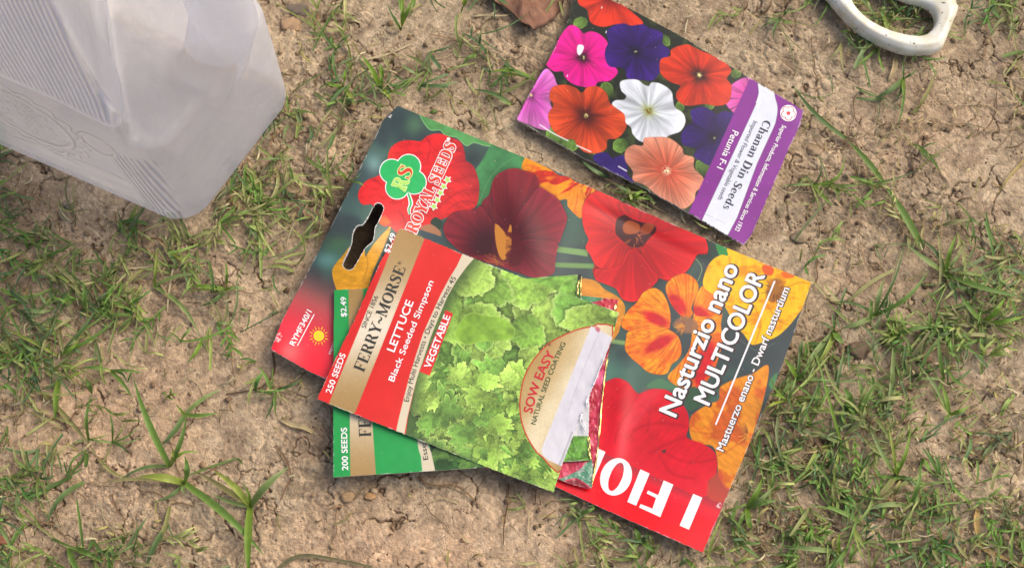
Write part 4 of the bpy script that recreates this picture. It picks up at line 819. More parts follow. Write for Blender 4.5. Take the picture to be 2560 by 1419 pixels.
def red_packet():
    root = thing('seed_packet', 'red and gold seed packet with lettuce picture, torn open, topmost of the pile', 'seed packet', at(1170, 900, .01))
    S = Sheet([(985, 555), (1565, 772), (1392, 1245), (780, 1002)], 700, 520, z_red)
    X, Y = S.X, S.Y; S.C[:] = rgb(222, 44, 38)*(.96+.07*fbm(X/40, Y/40, 2, 3))[..., None]
    # lettuce picture
    pic = [(1186, 640), (1165, 668), (1137.7, 705), (1115, 745), (1099.6, 785), (1075, 840), (1057, 899), (1042, 945), (1032, 988), (1020, 1040), (1012, 1100), (1400, 1260), (1600, 800), (1560, 760)]
    P = np.array(pic); m = inside(P, X, Y); keepC = S.C.copy(); S.C[m] = rgb(48, 74, 30)
    cols = [rgb(160, 206, 84), rgb(144, 194, 76), rgb(178, 218, 98), rgb(126, 178, 74), rgb(166, 210, 88)]
    leafprint(S, 230, (1020, 630, 1560, 1240), [rgb(96, 146, 62), rgb(112, 162, 66)], 320, 22, 46, rim=rgb(140, 180, 80), ruf=.2)
    leafprint(S, 95, (1040, 640, 1570, 1240), cols, 321, 46, 84, rim=rgb(204, 230, 128), ruf=.13, soft=1)
    leafprint(S, 26, (1180, 660, 1500, 860), cols, 324, 40, 70, rim=rgb(206, 230, 140), ruf=.1, soft=1)
    leafprint(S, 120, (1040, 880, 1380, 1230), cols[2:], 323, 16, 44, rim=rgb(214, 238, 136), ruf=.34, gate=lambda x, y: vn(x/40., y/40., 19) > .35)
    S.poly(c5((1130, 430), (1170, 350), (1230, 310), (1330, 330), (1400, 340), (1480, 400), (1470, 460), (1380, 480), (1290, 480), (1200, 500), (1140, 460)), None, k=5,
           shade=lambda x, y, d: mix(rgb(140, 186, 62)*(.72+.45*fbm(x/22, y/18, 3, 29))[..., None], rgb(190, 220, 110), np.clip(1-d/3, 0, 1)*.6))
    S.C[~m] = keepC[~m]
    dl = sdist(np.array(pic[:12]), X[m], Y[m], False); cm = S.C[m]; S.C[m] = mix(cm, rgb(70, 92, 50), np.exp(-(dl/26)**2)*.75*((X[m]-Y[m]*-.4) < 1640))
    # cream curve
    lft = [(1158, 630), (1142, 665), (1125, 692), (1102, 735), (1082.7, 777), (1058, 832), (1040, 886.7), (1024, 938), (1011, 988), (998, 1040), (989, 1082)]
    rgt = [(1010, 1092), (1018, 1045), (1031, 988), (1043, 943), (1058, 899), (1077, 842), (1100, 785), (1118, 742), (1139, 705), (1164, 670), (1190, 640)]
    S.poly(lft+rgt, rgb(218, 206, 178), k=0)
    S.poly([(998, 565), (1064, 590), (884, 1040), (824, 1020), (822, 1008), (962, 665)], None, k=0, shade=lambda x, y, d: goldband(x, y, (1010-y)/430))
    S.poly(c5((1075, 295), (1118, 316), (980, 682), (918, 658)), rgb(222, 48, 42), k=0)
    # fold crease in the red margin
    S.stroke([(905, 765), (925, 760), (935, 700)], rgb(170, 30, 26), 1.4, alpha=.4)
    # gold oval badge
    ov = [(1500, 812), (1486, 816), (1455, 822), (1420, 834), (1372, 860), (1336, 899), (1318, 930), (1308, 958), (1301, 1010), (1308, 1062), (1328, 1106), (1357, 1140), (1420, 1160), (1530, 850)]
    S.poly(ov, None, k=3, outline=rgb(196, 62, 40), ow=3.2, shade=lambda x, y, d: mix(np.broadcast_to(rgb(176, 136, 70), x.shape+(3,)), rgb(230, 212, 170), np.exp(-(((x+y*.45)-1850+.12*(y-1000))/70)**2)*.9+.35*fbm(x/60, y/60, 2, 3))*(.95+.06*vn(x/2.5, y/2.5, 5))[..., None])
    # white inner liner at the opening
    S.poly([(1478, 814), (1530, 842), (1540, 860), (1480, 1010), (1412, 1175), (1404, 1164), (1372, 1150), (1357, 1137), (1353, 1124), (1413, 975)], None, k=0,
           shade=lambda x, y, d: np.broadcast_to(rgb(226, 223, 230), x.shape+(3,))*(.94+.08*fbm(x/10, y/24, 3, 8))[..., None])
    S.poly([(1488, 815), (1500, 820), (1498, 830), (1490, 826)], rgb(190, 70, 96), k=2, soft=4, alpha=.7)
    S.stroke([(1497, 832), (1450, 945), (1420, 1030)], rgb(176, 174, 182), 1.6, soft=3, alpha=.5); S.stroke([(1430, 1080), (1415, 1120), (1398, 1162)], rgb(160, 160, 160), 5, soft=3, alpha=.6)
    S.build('printed_sheet', M_print, RED, root, thick=.0006, jag=2.5)
    Z = z_red; INKD = ink('charcoal', rgb(52, 52, 44)); W = WHITE; DG = ink('dark_green', rgb(56, 84, 40)); BR = ink('badge_red', rgb(196, 32, 44))
    text('price_lettering', '$2.49', (972.5, 633), (990, 586), 13.5, W, Z, root, bold=.025)
    text('count_lettering', '250 SEEDS', (827.5, 984), (864.5, 886), 14.5, W, Z, root, bold=.03)
    serif('name_lettering', 'FERRY~MORSE', (910, 929.5), (1015.5, 670), 28.5, INKD, Z, root)
    text('registered_mark', '®', (1001, 662), (1004, 654), 7, INKD, Z, root)
    text('since_lettering', 'SINCE 1856', (914, 821), (946, 741), 11.5, INKD, Z, root)
    text('kind_lettering', 'LETTUCE', (985.5, 880), (1034, 755), 19.5, W, Z, root, bold=.03)
    text('variety_lettering', 'Black Seeded Simpson', (984.5, 954), (1084, 704.5), 15, W, Z, root, bold=.022)
    text('arc_lettering', 'Enjoy Multi Harvests • Days to Harvest 45', (1022, 1004), (1141, 695), 12.5, INKD, Z, root, mid=(1067, 849))
    text('box_lettering', 'VEGETABLE', (1075.5, 921), (1126, 791), 17, W, Z, root, bold=.03)
    text('badge_lettering', 'SOW EASY', (1330.5, 1032), (1388, 884), 22, BR, Z, root, bold=.03, mid=(1353, 957))
    text('registered_mark', '®', (1375.5, 866), (1378.5, 859), 6, INKD, Z, root)
    text('badge_lettering', 'NATURAL SEED COATING', (1339, 1061), (1415, 858), 12, DG, Z, root, bold=.012, mid=(1371, 962))
    # torn paper curls along the opening
    tp = flat_mat('torn_paper', rgb(238, 236, 238), rough=.6)
    strip('torn_paper_edge', [(1512, 892), (1498, 926), (1484, 962)], 3.5, tp, Z, root, off=.0005, seed=21)
    strip('torn_paper_edge', [(1474, 985), (1468, 1003), (1473, 1018)], 5, tp, Z, root, off=.0006, seed=22)
    strip('torn_paper_edge', [(1456, 1030), (1452, 1046), (1460, 1062), (1462, 1080)], 5, tp, Z, root, off=.0004, seed=23)
red_packet()
# ================================================================ grass, litter and soil crumbs
BLOCK = [smooth(p, 1) for p in (BIG, PET, RED, GRN)]
def blocked(x, y, g=6):
    x = np.atleast_1d(np.asarray(x, float)); y = np.atleast_1d(np.asarray(y, float)); r = np.zeros(x.shape, bool)
    for P in (BIG, PET, GRN, RED, JUGF):
        c = P.mean(0); Q = c+(P-c)*(1+g/np.maximum(np.linalg.norm(P-c, axis=1), 1))[:, None]; r |= inside(Q, x, y)
    return r
GREENS = [rgb(108, 146, 62), rgb(90, 132, 60), rgb(136, 158, 82), rgb(92, 124, 78), rgb(162, 170, 102), rgb(120, 142, 90), rgb(166, 164, 108), rgb(140, 156, 78), rgb(110, 148, 60)]
DRYS = [rgb(200, 184, 142), rgb(182, 160, 118), rgb(212, 200, 160), rgb(160, 138, 100), rgb(150, 120, 88), rgb(176, 166, 104)]
class Blades:
    """many narrow folded leaves collected into one mesh"""
    def __init__(s): s.V = []; s.F = []; s.C = []; s.n = 0
    def path(s, P, w, col, col2=None, fold=.25, taper=(.55, 1., .08), lift=0):
        """P: list of (px, py, height above ground in m); w: full width in photo pixels"""
        P = np.asarray(P, float); n = len(P)
        g = gpx(P[:, 0], P[:, 1]); W = at(P[:, 0], P[:, 1], g+P[:, 2]+lift)
        D = np.gradient(W, axis=0); D /= np.maximum(np.linalg.norm(D, axis=1), 1e-9)[:, None]
        up = np.array([0, 0, 1.]); S = np.cross(D, up); S /= np.maximum(np.linalg.norm(S, axis=1), 1e-6)[:, None]
        t = np.linspace(0, 1, n); k = np.where(t < .35, taper[0]+(taper[1]-taper[0])*t/.35, taper[1]+(taper[2]-taper[1])*((t-.35)/.65)**1.6)
        hw = (w*PXM*.5*k)[:, None]; dz = np.stack([0*t, 0*t, fold*hw[:, 0]*2], -1)
        A = W-S*hw+dz; B = W; E = W+S*hw+dz
        for i in range(n): s.V += [A[i], B[i], E[i]]
        c2_ = col if col2 is None else col2
        for i in range(n):
            c = col*(1-t[i])+c2_*t[i]; s.C += [c, c*.9, c]
        b = s.n
        for i in range(n-1):
            q = b+3*i; s.F += [(q, q+1, q+4, q+3), (q+1, q+2, q+5, q+4)]
        s.n += 3*n
    def build(s, name, mat, parent=None):
        return mk_mesh(name, np.array(s.V), np.array(s.F), mat, parent, col=lin(np.array(s.C))*.95)
def arc(x0, y0, x1, y1, bend, h0, h1, hm, n=7):
    t = np.linspace(0, 1, n); dx, dy = x1-x0, y1-y0
    x = x0+dx*t-dy*bend*np.sin(t*math.pi); y = y0+dy*t+dx*bend*np.sin(t*math.pi)
    h = h0+(h1-h0)*t+hm*np.sin(t*math.pi)
    return np.stack([x, y, np.maximum(h, .0003)], -1)
# where the short grass grows: (px, py, rx, ry, green, dry)
ZONES = [(130, 760, 240, 130, 1.0, .5), (60, 880, 160, 90, 1.0, .35), (330, 640, 170, 90, .5, .45), (590, 500, 150, 70, 1.1, .5), (640, 590, 60, 60, .6, .3), (690, 420, 60, 80, .5, .4),
         (720, 300, 80, 110, .45, .5), (860, 250, 110, 80, .65, .4), (1000, 210, 130, 60, .6, .4), (760, 530, 90, 110, .42, .35), (600, 780, 110, 50, .22, .2), (700, 690, 60, 80, .35, .3),
         (840, 90, 120, 70, .18, .4), (1130, 240, 80, 60, .3, .2), (1190, 140, 60, 50, .35, .2), (60, 1020, 130, 80, .4, .35), (80, 1200, 130, 90, .35, .4), (250, 1380, 260, 60, .35, .4), (720, 960, 110, 40, .45, .3), (620, 1180, 60, 40, .1, .15),
         (1560, 470, 110, 40, .8, .5), (1760, 590, 90, 30, .5, .4), (1480, 400, 60, 30, .5, .3), (1260, 320, 60, 25, .4, .2),
         (1960, 1010, 110, 150, 1.0, .45), (1900, 1230, 120, 160, 1.1, .7), (1980, 1370, 160, 60, .8, 1.6), (1630, 1370, 160, 40, .7, 1.4), (1440, 1270, 90, 40, .5, .6), (2060, 1250, 160, 130, .6, 1.3), (2300, 1300, 220, 120, .55, .8),
         (2300, 900, 130, 90, .75, .45), (2100, 880, 100, 80, .45, .3), (2470, 760, 110, 100, 1.0, .5), (2400, 820, 120, 60, .8, .4), (2520, 640, 60, 80, .5, .4), (2200, 1060, 110, 90, .5, .4), (2420, 1130, 80, 100, .15, .5), (2520, 1060, 60, 160, .15, .7), (2500, 1330, 90, 120, .3, .9),
         (2240, 60, 110, 60, .75, .6), (2170, 110, 90, 40, .6, .2), (2530, 30, 60, 60, .8, .3), (2540, 220, 40, 140, .4, .4), (2330, 540, 110, 50, .3, .5), (2060, 480, 100, 60, .18, .2), (2100, 620, 80, 50, .2, .2), (1900, 60, 80, 60, .12, .15),
         (2200, 330, 200, 120, .04, .22), (40, 480, 60, 60, .1, .4), (20, 330, 30, 30, .6, .3), (130, 540, 110, 50, .06, .3), (470, 690, 70, 70, .25, .35)]
def zone(x, y, k):
    v = 0
    for z in ZONES: v = np.maximum(v, z[k]*np.exp(-(((x-z[0])/z[2])**2+((y-z[1])/z[3])**2)*1.2))
    return v
def sample(n, k, seed, floor=0., ring=False):
    r = np.random.RandomState(seed); n = int(n*1.75); X = r.uniform(-900, 3400, n); Y = r.uniform(-700, 2100, n)
    d = zone(X, Y, k)
    out = (X < -10) | (X > 2570) | (Y < -10) | (Y > 1430)
    d = np.where(out, np.maximum(d, .4*(fbm(X/260, Y/260, 2, 5) > .5)), d)
    d = d*(.35+1.3*(fbm(X/46, Y/46, 2, 6+k) > .46))+floor
    return [(x, y) for x, y in zip(X[r.rand(n) < d], Y[r.rand(n) < d])] if False else [(x, y) for x, y, q, dd in zip(X, Y, r.rand(n), d) if q < dd]
def free(P): return not blocked(P[:, 0], P[:, 1], 1).any()
def build_grass():
    r = np.random.RandomState(21); B = Blades()
    for (x, y) in sample(15500, 4, 31):
        g = GREENS[r.randint(len(GREENS))]*r.uniform(.8, 1.15); a = r.uniform(0, 6.283)
        if r.rand() < .13:
            # creeping runner with leaves left and right
            L = r.uniform(50, 130); k = 6; P = arc(x, y, x+L*math.cos(a), y+L*math.sin(a), r.uniform(-.2, .2), .0005, r.uniform(.001, .004), r.uniform(.0005, .003), k)
            if not free(P): continue
            B.path(P, r.uniform(3.5, 6), mix(g, rgb(170, 165, 110), .5), g, .1, (1, 1, .6))
            for i in range(1, k):
                for sd in ((-1, 1) if r.rand() < .4 else (r.choice([-1, 1]),)):
                    aa = a+sd*r.uniform(.3, .8); l = r.uniform(20, 60)*(.7+.3*i/k); p = P[i]
                    Q = arc(p[0], p[1], p[0]+l*math.cos(aa), p[1]+l*math.sin(aa), r.uniform(-.12, .12), p[2], r.uniform(.001, .006), r.uniform(.0005, .003), 6)
                    if free(Q): B.path(Q, r.uniform(4, 8), g, g*r.uniform(.95, 1.25), .22)
        else:
            for _ in range(r.randint(1, 4)):
                l = r.uniform(22, 88)*(1.8 if r.rand() < .22 else 1); aa = a+r.uniform(-1.4, 1.4)
                Q = arc(x, y, x+l*math.cos(aa), y+l*math.sin(aa), r.normal(0, .07), .0004, r.uniform(.0006, .007), r.uniform(.0005, .004), 6)
                if free(Q): B.path(Q, r.uniform(2.2, 7) if r.rand() < .8 else r.uniform(7, 11), mix(g, rgb(176, 176, 116), r.uniform(0, .5)), g*r.uniform(.9, 1.2), .22, (.6, 1, r.choice([.08, .5, .8])))
    o = B.build('grass', M_grass); tag(o, kind='stuff', label='short creeping green grass growing in patches over the soil', cat='grass')
    D = Blades()
    for (x, y) in sample(36000, 5, 33, .03):
        c = DRYS[r.randint(len(DRYS))]*r.uniform(.75, 1.1); a = r.uniform(0, 6.283); l = r.uniform(10, 62)*r.uniform(.5, 1)
        Q = arc(x, y, x+l*math.cos(a), y+l*math.sin(a), r.normal(0, .12), .0003, r.uniform(.0003, .0045), r.uniform(.0002, .003), 5)
        if free(Q): D.path(Q, r.uniform(1.6, 5.5), c, c*r.uniform(.85, 1.1), .2, (.8, 1, r.choice([.3, .9])))
    for _ in range(900):
        x, y = r.uniform(-100, 2660), r.uniform(-60, 1480)
        if r.rand() > .25+zone(np.array([x]), np.array([y]), 5)[0]: continue
        a = r.uniform(0, 6.283); k = r.randint(4, 8); pts = [(x, y)]
        for i in range(k): a += r.normal(0, .35); pts.append((pts[-1][0]+22*math.cos(a), pts[-1][1]+22*math.sin(a)))
        Q = smooth(pts, 3, False); Q = np.concatenate([Q, (.0003+.0012*vn(np.arange(len(Q))*.4, 0, int(x)))[:, None]], 1)
        c = [rgb(150, 122, 92), rgb(182, 158, 120), rgb(124, 98, 72), rgb(200, 180, 140)][r.randint(4)]
        if free(Q): D.path(Q, r.uniform(1.4, 3.2), c, c, .2, (1, 1, .5))
    o = D.build('dry_grass_litter', M_straw); tag(o, kind='stuff', label='dry straw and cut grass scattered over the soil', cat='dry grass')
build_grass()

def build_crumbs():
    r = np.random.RandomState(5); t = (1+5**.5)/2
    v = np.array([(-1, t, 0), (1, t, 0), (-1, -t, 0), (1, -t, 0), (0, -1, t), (0, 1, t), (0, -1, -t), (0, 1, -t), (t, 0, -1), (t, 0, 1), (-t, 0, -1), (-t, 0, 1)])/math.hypot(1, t)
    f = [(0, 11, 5), (0, 5, 1), (0, 1, 7), (0, 7, 10), (0, 10, 11), (1, 5, 9), (5, 11, 4), (11, 10, 2), (10, 7, 6), (7, 1, 8), (3, 9, 4), (3, 4, 2), (3, 2, 6), (3, 6, 8), (3, 8, 9), (4, 9, 5), (2, 4, 11), (6, 2, 10), (8, 6, 7), (9, 8, 1)]
    vs = [tuple(p) for p in v]; cache = {}; f2 = []
    def mid(a, b):
        k = (min(a, b), max(a, b))
        if k not in cache: m = np.array(vs[a])+np.array(vs[b]); vs.append(tuple(m/np.linalg.norm(m))); cache[k] = len(vs)-1
        return cache[k]
    for a, b, c in f: x, y, z = mid(a, b), mid(b, c), mid(c, a); f2 += [(a, x, z), (b, y, x), (c, z, y), (x, y, z)]
    v = np.array(vs); f2 = np.array(f2)
    global ICO; ICO = (v, f2)
    N = 11000; X = r.uniform(-400, 2960, N); Y = r.uniform(-300, 1700, N)
    # extra clods in the loose patches
    for (cx, cy, s, n) in [(190, 560, 45, 110), (2060, 440, 60, 150), (2010, 580, 45, 120), (900, 330, 90, 160), (1150, 420, 60, 120), (720, 120, 90, 160), (2250, 340, 120, 160), (1250, 150, 90, 120), (860, 480, 60, 150), (1700, 50, 60, 80), (1500, 1290, 90, 90)]:
        X = np.append(X, r.normal(cx, s, n)); Y = np.append(Y, r.normal(cy, s*.7, n))
    q = fbm(X/60, Y/60, 3, 12); k = (q > .5)|(r.rand(len(X)) < .25); k &= ~blocked(X, Y, 3); X, Y = X[k], Y[k]
    V = []; F = []; Cc = []
    for i, (x, y) in enumerate(zip(X, Y)):
        s = .00028*math.exp(r.normal(0, .5)) if r.rand() < .93 else r.uniform(.0009, .0017)
        q = v*(1+.38*(vn(v[:, 0]*1.7+i, v[:, 1]*1.7+v[:, 2]*2, i % 97)[:, None]-.5)*2); q = q*np.array([1, r.uniform(.6, 1), r.uniform(.5, .85)])
        a = r.uniform(0, 6.28); c_, s_ = math.cos(a), math.sin(a); q = np.stack([q[:, 0]*c_-q[:, 1]*s_, q[:, 0]*s_+q[:, 1]*c_, q[:, 2]], -1)*s
        p = at(x, y, float(gpx(x, y))+s*.35); V.append(q+p); F.append(f2+len(v)*i)
        c = [rgb(176, 152, 120), rgb(156, 130, 100), rgb(188, 164, 132), rgb(140, 116, 92)][r.randint(4)]*r.uniform(.88, 1.1); Cc.append(np.broadcast_to(c, (len(v), 3)))
    o = mk_mesh('soil_crumbs', np.concatenate(V), np.concatenate(F), M_crumb, col=lin(np.clip(np.concatenate(Cc), 0, 1))*.8)
    tag(o, kind='stuff', label='small dry crumbs of soil scattered over the ground', cat='soil crumbs')
build_crumbs()

# ================================================================ plants one can tell apart
def tuft(name, label, cat, base, blades, group=None, dry=False, stem=None):
    """base (px, py); blades: (tip px, tip py, width px, bend, rise in mm, tone)"""
    z = float(gpx(*base)); root = thing(name, label, cat, at(base[0], base[1], z), group)
    T = [rgb(122, 158, 56), rgb(108, 144, 68), rgb(142, 164, 104), rgb(160, 174, 80), rgb(92, 122, 74), rgb(196, 180, 132), rgb(150, 140, 100)]
    r = np.random.RandomState(int(base[0]*7+base[1]) % 9999)
    for q in blades:
        b = Blades(); tx, ty, w, bend, rise, tone = q[:6]; x0, y0 = q[6:8] if len(q) > 6 else base
        col = T[tone]*r.uniform(.93, 1.07)
        P = arc(x0, y0, tx, ty, bend, .0012, rise/1000.*.6+.0004, rise/1000.*.7, 12)
        b.path(P, w*.95, mix(col, rgb(140, 160, 60), .35), col, .26, (.75, 1, .07)); b.build('leaf' if tone < 5 else 'dry_leaf', M_grass if tone < 5 else M_straw, root)
    if stem:
        b = Blades(); b.path([(x, y, .0012) for x, y in smooth(stem, 4, False)], 6, rgb(150, 158, 96), rgb(170, 160, 110), .15, (1, 1, .7)); b.build('stem', M_grass, root)
    return root
tuft('grass_tuft', 'bright broad-bladed grass tuft at lower left, its long blade reaching right towards the bottom edge', 'grass', (461, 1207),
     [(348, 1190, 20, .05, 7, 3), (660, 1387, 19, -.04, 6, 1), (462, 1140, 16, .1, 12, 1), (240, 1208, 10, .05, 2, 6), (385, 1254, 9, -.1, 3, 4), (465, 1235, 10, .2, 3, 2)])
tuft('grass_tuft', 'grass tuft with two long upright blades above the broad-bladed lower left tuft', 'grass', (425, 1165),
     [(334, 948, 17, -.03, 12, 1), (466, 1040, 13, .05, 9, 1), (500, 1130, 8, -.2, 6, 0), (300, 1198, 9, .1, 2, 4), (430, 1120, 9, .1, 8, 3)])
tuft('grass_tuft', 'grass tuft whose blades fan right from a node, above the two upright lower left blades', 'grass', (462, 1037),
     [(546, 1031, 11, .05, 3, 1), (556, 972, 12, -.06, 3, 2), (404, 1112, 15, -.05, 4, 4), (440, 1010, 7, 0, 3, 0)])
tuft('grass_tuft', 'three-armed bright grass tuft left of the bottom centre, one blade running off the bottom edge', 'grass', (626, 1265),
     [(622, 1440, 20, .02, 7, 0), (722, 1166, 19, -.05, 9, 2), (535, 1176, 17, .06, 9, 3), (529, 1233, 11, -.05, 2, 2), (470, 1168, 13, .02, 2, 6), (605, 1205, 7, .1, 8, 0)])
tuft('grass_tuft', 'small thin star-shaped grass sprout in bare soil near the lower left', 'grass', (281, 1106),
     [(273, 1026, 6, .05, 8, 1), (346, 1066, 5, .08, 4, 1), (356, 1090, 5, .1, 3, 2), (320, 1132, 7, -.1, 3, 4), (314, 1052, 4, .05, 5, 0), (222, 1100, 6, .02, 2, 2), (240, 1210, 5, .02, 1, 6)])
tuft('grass_tuft', 'upright single blade with thin side blades, left of the star-shaped sprout', 'grass', (222, 1098),
     [(229, 985, 9, -.08, 9, 1), (215, 945, 12, .05, 6, 1, 229, 985), (272, 1083, 4, .05, 3, 0), (170, 1120, 5, .1, 2, 2), (262, 1118, 4, -.1, 2, 6)])
tuft('grass_tuft', 'grass tuft spreading three leaves at the right edge of the dense left patch', 'grass', (277, 927),
     [(358, 932, 9, -.04, 5, 1), (331, 995, 10, -.05, 5, 1), (200, 920, 11, .06, 4, 1), (318, 955, 8, -.2, 3, 4), (235, 935, 8, .1, 3, 5)])
tuft('grass_tuft', 'short wide hanging blade and stalk below the dense left patch', 'grass', (148, 948),
     [(138, 1050, 17, .02, 6, 0), (225, 918, 7, .05, 4, 3), (96, 975, 7, -.1, 3, 4)])
tuft('grass_runner', 'pale creeping grass runner crossing the lower left corner diagonally', 'grass', (0, 1245),
     [(20, 1380, 12, .05, 4, 1, 62, 1310), (64, 1300, 9, .05, 3, 3, 50, 1285), (200, 1440, 16, .03, 5, 1, 172, 1368), (275, 1420, 12, -.08, 4, 1, 172, 1368), (60, 1230, 6, .1, 3, 5, 20, 1262)], stem=[(-30, 1225), (50, 1283), (110, 1325), (172, 1368), (250, 1400)])
tuft('grass_sprig', 'long grey-green blade lying bent from the left patch to the broad-bladed tuft', 'grass', (105, 980),
     [(250, 1150, 12, -.03, 2, 6), (345, 1198, 9, .12, 1, 6, 250, 1150), (0, 1243, 11, -.06, 2, 4, 180, 1190), (115, 1310, 13, .12, 3, 4, 210, 1205)])
tuft('grass_sprig', 'curved grey-green blade lying below the broad-bladed tuft near the bottom edge', 'grass', (425, 1265),
     [(290, 1396, 12, -.22, 2, 6), (362, 1425, 15, .04, 3, 4, 420, 1310), (190, 1400, 7, .03, 1, 5, 300, 1396)])
tuft('seedling', 'tiny green seedling rising beside a dark crack in the bare lower left soil', 'seedling', (421, 990), [(402, 981, 6, .1, 5, 1), (428, 968, 7, .1, 6, 1), (446, 985, 6, -.1, 5, 0), (412, 1000, 6, .1, 3, 0), (436, 1000, 5, .1, 3, 1)])
tuft('grass_sprig', 'small green blade lying alone on bare soil left of the red packet corner', 'grass', (506, 850), [(468, 907, 11, -.05, 4, 0), (516, 872, 6, .2, 2, 4)])
tuft('grass_sprig', 'curled green blade loop on the soil just left of the red packet corner', 'grass', (640, 905), [(596, 898, 8, .1, 4, 4), (610, 918, 6, .2, 2, 3), (594, 905, 6, -.3, 2, 5, 606, 918)])
tuft('grass_tuft', 'angular sprig of green grass with a bent upright stalk in the middle left soil', 'grass', (566, 724), [(565, 652, 8, .02, 12, 0), (474, 715, 13, .03, 6, 0), (610, 720, 11, -.05, 3, 2), (460, 730, 7, .04, 3, 3), (500, 765, 12, -.1, 3, 4)])
tuft('grass_tuft', 'grey-green grass sprig lying between the jug and the middle left soil', 'grass', (385, 715), [(392, 620, 9, .02, 6, 3), (508, 685, 11, -.08, 4, 2), (500, 840, 12, -.1, 2, 2), (290, 745, 11, .05, 3, 6, 360, 672), (440, 660, 11, .04, 3, 2, 420, 620), (472, 662, 8, .02, 3, 3, 420, 622)])
tuft('grass_tuft', 'bright long blade over the dense left grass patch', 'grass', (145, 890), [(200, 852, 12, .06, 7, 0), (0, 815, 9, .02, 5, 3), (208, 700, 11, .02, 9, 1, 212, 780), (250, 760, 12, .04, 7, 4), (300, 790, 10, .05, 5, 1)])
tuft('grass_tuft', 'upright V of bright blades near the top edge, left of centre', 'grass', (1003, 76), [(1040, -12, 12, -.04, 14, 0), (1005, -18, 11, .03, 12, 0), (968, 10, 7, -.03, 6, 4), (985, 38, 5, 0, 5, 1), (962, 70, 5, .1, 2, 5)])
tuft('grass_tuft', 'short bright blade pair at the top edge, left of the dead leaf', 'grass', (1154, 30), [(1178, -20, 13, -.05, 9, 0), (1158, -15, 8, .05, 9, 3), (1148, 60, 5, .05, 1, 5)])
tuft('grass_tuft', 'tall dark green blade above the upper corner of the largest packet', 'grass', (953, 224), [(904, 138, 15, .04, 11, 0), (978, 252, 14, -.1, 4, 3), (944, 166, 8, .1, 8, 0), (915, 232, 7, -.05, 3, 4), (995, 205, 6, .05, 3, 2)])
tuft('grass_tuft', 'small forked bright tuft between the jug and the tall dark blade', 'grass', (856, 216), [(863, 174, 11, .05, 9, 0), (812, 203, 10, -.1, 5, 0), (888, 265, 12, -.05, 3, 3), (800, 222, 8, .1, 3, 5), (835, 240, 8, .05, 2, 4)])
tuft('grass_tuft', 'curving bright grass leaves touching the left edge of the petunia picture packet', 'grass', (1336, 200), [(1218, 183, 11, .12, 6, 0), (1248, 138, 7, -.08, 7, 4), (1225, 196, 8, .1, 4, 3)])
tuft('grass_tuft', 'low green leaf lying between the largest packet and the petunia picture packet corner', 'grass', (1277, 262), [(1184, 224, 13, .08, 3, 4), (1240, 240, 10, -.06, 3, 2)])
tuft('grass_tuft', 'little green tuft above the left corner of the petunia picture packet', 'grass', (1192, 135), [(1154, 168, 10, .1, 4, 1), (1160, 105, 5, .05, 4, 4), (1206, 118, 7, .1, 4, 1), (1186, 152, 6, .1, 3, 2)])
tuft('grass_sprig', 'flat dark green blade on the soil left of the largest packet', 'grass', (838, 325), [(815, 382, 11, -.05, 4, 4)])
tuft('grass_tuft', 'short green tuft in the dark gap between the two large packets', 'grass', (1568, 496), [(1612, 472, 11, .05, 6, 0), (1630, 500, 9, -.05, 5, 0), (1600, 520, 8, .05, 3, 1), (1545, 512, 7, .1, 3, 4)])
tuft('grass_sprig', 'long dark green blade lying bent across the soil beside the purple label', 'grass', (2306, 622), [(2206, 454, 21, .02, 4, 1), (2118, 350, 17, .02, 4, 1, 2206, 454), (1982, 214, 15, -.06, 4, 4, 2118, 350)])
tuft('grass_tuft', 'thin branching grass whose long arm crosses the long dark blade', 'grass', (2035, 462), [(1948, 466, 8, .02, 3, 2), (2168, 460, 8, .03, 4, 1), (2050, 398, 5, .15, 6, 4), (2112, 390, 8, .25, 5, 0), (2084, 515, 11, .05, 3, 0), (2295, 424, 6, .05, 3, 4, 2168, 460), (2385, 356, 5, -.03, 2, 6, 2295, 424), (2000, 436, 5, .1, 3, 4)])
tuft('grass_tuft', 'dark green grass tuft hanging below the white shears handle', 'grass', (2258, 198), [(2188, 247, 15, -.05, 5, 4), (2292, 174, 7, .05, 4, 4), (2256, 140, 6, .02, 3, 4), (2244, 318, 8, -.05, 3, 1), (2262, 250, 10, .03, 4, 0), (2240, 255, 9, -.05, 3, 4)])
tuft('grass_sprig', 'single dry grey-green blade on bare soil under the shears handle corner', 'grass', (2284, 284), [(2343, 165, 11, .06, 3, 6)])
tuft('grass_tuft', 'dark five-bladed grass tuft near the top edge between packet and shears', 'grass', (1952, 48), [(1900, 72, 8, .06, 4, 4), (1982, 14, 8, -.03, 6, 4), (1935, 98, 8, .15, 4, 4), (1898, 43, 6, -.03, 4, 4), (1984, 55, 7, .2, 3, 1), (2060, 70, 4, .02, 2, 6)])
tuft('grass_tuft', 'green blades poking out from under the white shears handle', 'grass', (2130, 85), [(2235, 112, 11, .05, 5, 1), (2098, 78, 9, .05, 4, 1), (2190, 120, 8, -.05, 4, 4), (2120, 125, 7, .05, 3, 4), (2170, 135, 6, .02, 2, 2)])
tuft('grass_tuft', 'grass tuft seen through the opening of the white shears handle', 'grass', (2215, 62), [(2196, 20, 10, .05, 7, 1), (2250, 30, 6, .05, 5, 5), (2290, 72, 5, .1, 3, 5), (2180, 45, 9, .1, 5, 4), (2300, 50, 5, -.1, 3, 2), (2238, 90, 6, .1, 2, 0)])
tuft('grass_tuft', 'large four-armed grass tuft at the right edge, level with the largest packet top corner', 'grass', (2364, 684), [(2262, 607, 14, -.02, 8, 2), (2560, 742, 16, .04, 7, 1), (2391, 585, 12, -.04, 10, 0), (2392, 762, 14, -.05, 3, 4), (2408, 626, 10, -.03, 5, 2), (2300, 595, 12, .1, 4, 4)])
